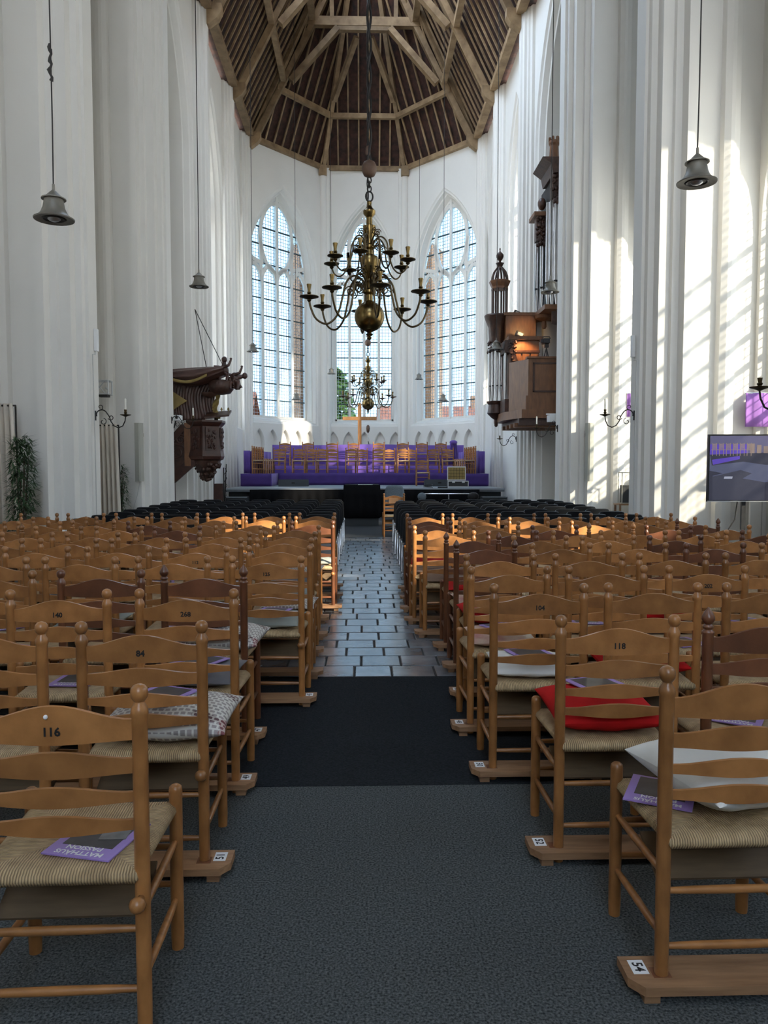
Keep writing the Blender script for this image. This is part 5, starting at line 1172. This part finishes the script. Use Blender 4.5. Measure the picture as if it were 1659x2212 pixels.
for (px, py, Y, lab) in ((1117, 690, 22.0, 'black spotlight on top of the small organ case'), (1122, 735, 21.2, 'black spotlight on the lower organ cornice')):
    p = atY(px, py, Y); t = thing('spotlight', lab, 'spotlight', (p.x, Y, p.z), 0, 'organ spotlights')
    MB().box((0, 0, 0.16), (0.22, 0.12, 0.13), Matrix.Rotation(R(24), 3, 'Y')).build('housing', M['case_black'], t); MB().box((0.01, -0.065, 0.155), (0.15, 0.01, 0.08), Matrix.Rotation(R(24), 3, 'Y')).build('lens', M['white_paint'], t)
    MB().tube([(-0.03, 0, 0.02), (-0.02, 0, 0.14)], 0.012, 6).build('bracket', M['iron'], t)
def lamp_spot(loc, tgt, e, ang, col):
    l = bpy.data.lights.new('organ_spot', 'SPOT'); l.energy = e; l.spot_size = R(ang); l.spot_blend = 0.6; l.color = col; l.shadow_soft_size = 0.06
    o = bpy.data.objects.new('organ_spot', l); COL.objects.link(o); o.location = loc; o.rotation_euler = (Vector(tgt) - Vector(loc)).to_track_quat('-Z', 'Y').to_euler()
p = atY(1122, 735, 20.72); lamp_spot((p.x, 20.72, p.z + 0.1), (4.5, 21.05, 4.2), 26, 95, (1.0, 0.55, 0.25))
p = atY(1117, 690, 20.9); lamp_spot((4.45, 20.8, 5.30), (4.45, 21.5, 5.25), 6, 80, (1.0, 0.62, 0.25))
p = atY(1186, 772, 20.1); t = thing('camera_tripod', 'video camera on a tripod on the organ gallery', 'camera', (p.x, 20.4, 4.0))
for a in (0.4, 2.5, 4.6): MB().tube([(0.15 * math.cos(a), 0.15 * math.sin(a), -0.9 * 0 + 0.12), (0, 0, 0.66)], 0.013, 6).build('tripod_leg', M['case_black'], t)
MB().box((0, 0, 0.72), (0.10, 0.10, 0.10)).build('head', M['case_black'], t); MB().box((-0.02, 0, 0.83), (0.16, 0.28, 0.12)).build('body', M['case_black'], t)
MB().box((-0.12, -0.05, 0.83), (0.10, 0.09, 0.09)).build('lens', M['case_black'], t); MB().tube([(-0.1, 0, .9), (-0.08, 0, .95), (0.08, 0, .95), (0.1, 0, .9)], 0.012, 6).build('handle', M['case_black'], t)
p = atY(1193, 905, 18.85); t = thing('projector', 'white projector hung from the right pier under the gallery', 'projector', (p.x, 18.85, p.z - 0.05))
MB().box((0, 0, 0.06), (0.20, 0.3, 0.16)).build('housing', M['white_paint'], t); MB().box((0.06, 0.04, 0.17), (0.4, 0.06, 0.03)).build('bracket', M['white_paint'], t)

# ================================================================ THINGS ALONG THE WALLS
def wall_box(x, y, z, s, label):
    t = thing('wall_receiver', label, 'device', (x, y, z))
    MB().box((0, 0, 0.18), (0.05, 0.09, 0.36)).build('housing', M['white_paint'], t)
    MB().tube([(0, -0.02, 0), (0, -0.06, -0.06), (-s * 0.01, -0.22, -0.08), (-s * 0.02, -0.22, -1.5), (-s * 0.02, -.22, -3.2)], 0.009, 6).build('cable', M['white_cord'], t)
wall_box(sx(-1, -0.03), 12.95, 3.42, -1, 'white wireless box on the nearest left pier')
wall_box(sx(1, -0.03), 12.95, 3.36, 1, 'white wireless box on the nearest right pier')
for s, px, lab in ((-1, 302, 'tall pale column loudspeaker on the left pier'), (1, 1272, 'tall pale column loudspeaker on the sunlit right pier')):
    p0 = atY(px, 1040, 17.2); p1 = atY(px, 914, 17.2); t = thing('column_speaker', lab, 'speaker', (p0.x, 17.2, p0.z), R(18 * s), 'column loudspeakers'); h = p1.z - p0.z
    MB().slab([(-0.075, -0.06, 0), (-0.05, -0.085, 0), (0.05, -0.085, 0), (0.075, -0.06, 0), (0.075, 0.06, 0), (-0.075, 0.06, 0)], (0, 0, h)).build('cabinet', M['speaker_grey'], t)
    MB().box((0, -0.088, h / 2), (0.10, 0.006, h * 0.96)).build('grille', M['speaker_grey'], t); MB().box((0, 0.10, h * .8), (0.04, 0.10, 0.08)).build('bracket', M['iron'], t)
    if s < 0: MB().tube([(0, 0, 0), (-0.1, 0.05, -0.3), (-0.22, 0.06, -0.62)], 0.005, 5).build('cable', M['white_cord'], t)
p = atY(224, 852, 17.0); t = thing('truss_box', 'small aluminium truss section hung in the left bay', 'truss', (p.x, 17.0, p.z))
f = MB(); 
for x in (-0.16, 0.14):
    for y in (-0.13, 0.13): f.tube([(x, y, 0), (x, y, 0.29)], 0.016, 6)
for z in (0, 0.29):
    for y in (-0.13, 0.13): f.tube([(-.16, y, z), (.14, y, z)], 0.016, 6)
    for x in (-0.16, 0.14): f.tube([(x, -.13, z), (x, .13, z)], 0.016, 6)
for a, b in (((-.16, -.13, 0), (.08, -.13, .29)), ((-.16, -.13, .29), (.08, -.13, 0))): f.tube([a, b], 0.012, 6)
f.build('tubes', M['alu'], t, 50); MB().box((0, 0.02, -0.03), (0.2, 0.2, 0.05)).build('fixture', M['case_black'], t); MB().tube([(0, .13, .15), (0, .32, .15)], .02, 6).build('bracket', M['alu'], t)
def curtain(pxa, pxb, pyt, Y, label, ya):
    a = atY(pxa, pyt, Y); b = atY(pxb, pyt, Y); w = b.x - a.x; t = thing('curtain', label, 'curtain', (a.x, Y, 0.002)); H = a.z
    cloth(lambda u, v: ((w * u) * (1 + 0.10 * v), 0.05 * math.sin(u * ya) * (0.5 + 0.5 * v), H - (H - 0.01) * v), 60, 6, 'cloth', M['beige_cloth'], t)
    MB().tube([(-.05, 0, H - .03), (w + .05, 0, H - .03)], 0.015, 6).build('rod', M['iron'], t)
    for x in (-0.03, w + .03): MB().tube([(x, 0.06, 0), (x, 0.03, H - .03)], 0.015, 6).build('stand', M['iron'], t)
curtain(-60, 27, 872, 11.9, 'beige curtain on a stand at the left picture edge', 44)
curtain(196, 252, 916, 16.6, 'beige curtain on a stand beyond the nearest left pier', 38)
def bamboo(x, y, h, n, rad, label, seed, lean):
    rr_ = random.Random(seed); t = thing('potted_bamboo', label, 'plant', (x, y, 0.002))
    MB().lathe([(0.12, 0), (0.15, 0.22), (0.16, 0.24), (0.14, 0.24)], 14).build('pot', M['iron'], t, 40)
    stems = MB(); lv = MB()
    for k in range(7):
        a = rr_.uniform(0, 6.3); tp = Vector((lean + rad * .5 * math.cos(a), rad * .4 * math.sin(a), h * rr_.uniform(.7, 1)))
        stems.tube([(0.04 * math.cos(a), 0.04 * math.sin(a), .2), tp * 0.5 + Vector((0, 0, .15)), tp], [.011, .009, .004], 5)
    stems.build('stems', M['bark'], t)
    for _ in range(n):
        z = rr_.uniform(0.18, 1.0) ** 0.8 * h; a = rr_.uniform(0, 6.3); r = rad * math.sqrt(rr_.random()) * (0.55 + 0.45 * math.sin(PI * min(1, z / h)))
        c = Vector((lean * z / h + r * math.cos(a), r * math.sin(a), z)); d = Vector((math.cos(a + rr_.uniform(-1, 1)), math.sin(a + rr_.uniform(-1, 1)), rr_.uniform(-1.0, .5))).normalized(); L = rr_.uniform(.10, .19)
        s_ = d.cross(Vector((0, 0, 1))).normalized() * 0.013
        lv.add([c, c + d * L * .4 + s_, c + d * L, c + d * L * .4 - s_], [(0, 1, 2, 3)])
    tag(lv.build('foliage', M['leaf'], t), kind='stuff')
bamboo(px2x(56, 11.45), 11.45, 1.95, 1500, 0.20, 'tall artificial bamboo plant beside the left curtain', 3, 0.02)
bamboo(px2x(262, 17.0), 17.0, 1.55, 500, 0.17, 'smaller artificial bamboo plant behind the far curtain', 8, 0.05)
# flat screen by the right wall showing the stage
TVY = 10.4; a = atY(1535, 938, TVY); b = atY(1533, 1084, TVY); hT = a.z - b.z; wT = hT * 16 / 9 * 0.94
tv = thing('television', 'flat television on a stand showing the stage, right edge', 'television', (a.x + wT / 2, TVY, 0.0), R(-4))
zb = b.z
MB().box((0, 0.03, zb + hT / 2), (wT, 0.05, hT)).build('casing', M['screen_frame'], tv)
def em(name, c, k=0.28): return mat(name, tuple(x * 0.2 for x in c), 0.25, emit=(c, k))
E1 = [em('screen_wall', (0.115, 0.11, 0.20)), em('screen_purple', (0.10, 0.06, 0.42)), em('screen_floor', (0.085, 0.095, 0.16)), em('screen_dark', (0.035, 0.036, 0.058)), em('screen_chair', (0.25, 0.19, 0.17)), em('screen_white', (0.35, 0.37, 0.46)), em('screen_box', (0.05, 0.052, 0.078))]
sc = MB()
def poly(mi, pts, lay):
    sc.mi = mi; n0 = [(-wT / 2 + 0.02 + (wT - 0.04) * x, 0.004 - 0.0004 * lay, zb + 0.02 + (hT - 0.04) * (1 - y)) for x, y in pts]; sc.add(n0, [tuple(range(len(pts)))])
poly(2, [(0, 0), (1, 0), (1, 1), (0, 1)], 0); poly(0, [(0, 0), (1, 0), (1, .30), (0, .28)], 1); poly(1, [(0.0, .13), (.34, .13), (.34, .27), (0, .30)], 2); poly(3, [(0, .29), (.5, .26), (1, .26), (1, .45), (.5, .45), (.30, .40), (0.02, .46)], 3)
poly(1, [(.02, .37), (.27, .31), (.27, .36), (.03, .45)], 4); poly(3, [(0, .54), (.12, .58), (.03, .62), (.03, 1), (0, 1)], 5); poly(6, [(.03, .63), (.28, .53), (.38, .58), (.30, .66), (.5, .72), (.5, 1), (.03, 1)], 6); poly(5, [(.135, .63), (.21, .63), (.205, .665), (.13, .665)], 7)
poly(3, [(.5, .72), (1, .60), (1, 1), (.5, 1)], 6)
for k in range(6):
    x = .02 + .062 * k
    for q in range(4): poly(4, [(x, .125 + .02 * q), (x + .036, .12 + .02 * q), (x + .036, .135 + .02 * q), (x, .14 + .02 * q)], 8)
    poly(4, [(x - .006, .21), (x + .05, .21), (x + .05, .222), (x - .006, .222)], 8)
    for q in (0, .036): poly(4, [(x + q, .11), (x + q + .006, .11), (x + q + .006, .31), (x + q, .31)], 8)
for k in range(9): poly(4, [(.36 + .06 * k, .12 + .02 * (k % 3)), (.40 + .06 * k, .12 + .02 * (k % 3)), (.40 + .06 * k, .27), (.36 + .06 * k, .27)], 8)
sc.build('screen', E1, tv)
MB().box((0, -0.0, zb + 0.006), (wT, 0.02, 0.012)).build('lower_bezel', M['alu'], tv)
for x in (-0.25, 0.25): MB().box((x, 0.09, (zb + .5) / 2), (0.05, 0.05, zb + .5)).build('stand_post', M['case_black'], tv)
MB().box((0, 0.12, 0.015), (0.8, 0.4, 0.03)).build('stand_base', M['case_black'], tv)
MB().tube([(-wT * .22, 0.06, zb + .02), (-wT * .24, 0.06, zb - .25), (-wT * .3, 0.06, zb - .4)], 0.008, 6).build('cable', M['cord'], tv)
for (px0, px1, py0, py1, Y, lab) in ((1611, 1700, 849, 922, 12.15, 'sunlit purple cloth banner hanging above the television'), (1355, 1372, 850, 900, 17.425, 'folded purple cloth hanging in the sunlit right bay')):
    p = atY(px0, py0, Y); q = atY(px1, py1, Y); t = thing('cloth_banner', lab, 'banner', (p.x, Y, q.z)); w, h = q.x - p.x, p.z - q.z
    cloth(lambda u, v: (w * u, 0.012 * math.sin(u * 14), h - h * v), 24, 3, 'cloth', M['purple_cloth'], t, 0.006)
    MB().tube([(-.01, 0.01, h), (w + .01, 0.01, h)], 0.01, 6).build('rod', M['alu'], t)
p = atY(1355, 1088, 16.7); t = thing('display_case', 'small glass display case on a table by the right pier', 'display case', (p.x, 16.7, 0.002))
MB().box((0, 0.1, p.z - .02), (0.42, 0.4, 0.03)).build('table_top', M['board_wood'], t)
for x in (-.18, .18):
    for y in (-.06, .26): MB().box((x, y, (p.z - .03) / 2), (0.04, 0.04, p.z - .03)).build('table_leg', M['board_wood'], t)
MB().box((0, 0.1, p.z + .20), (0.20, 0.20, 0.40)).build('dark_back', M['case_black'], t)
f = MB()
for x in (-.13, .13):
    for y in (-.02, .22): f.box((x, y, p.z + .34), (0.015, 0.015, 0.68))
for z in (0.68, 0.01):
    for x in (-.13, .13): f.box((x, .10, p.z + z), (0.018, .26, .018))
    for y in (-.02, .22): f.box((0, y, p.z + z), (.27, .018, .018))
f.build('frame', M['speaker_grey'], t)
# panelled door below the television, with daylight beside it
t = thing('door_1', None, None, (6.05, 11.9, 0)); struct(t)
for k in range(4): MB().box((0.12 + 0.19 * k, 0, 1.0), (0.18, 0.05, 2.0)).build('board', M['white_paint'], t)
MB().box((0.3, -0.03, 1.5), (0.8, 0.03, 0.08)).build('ledge', M['white_paint'], t)
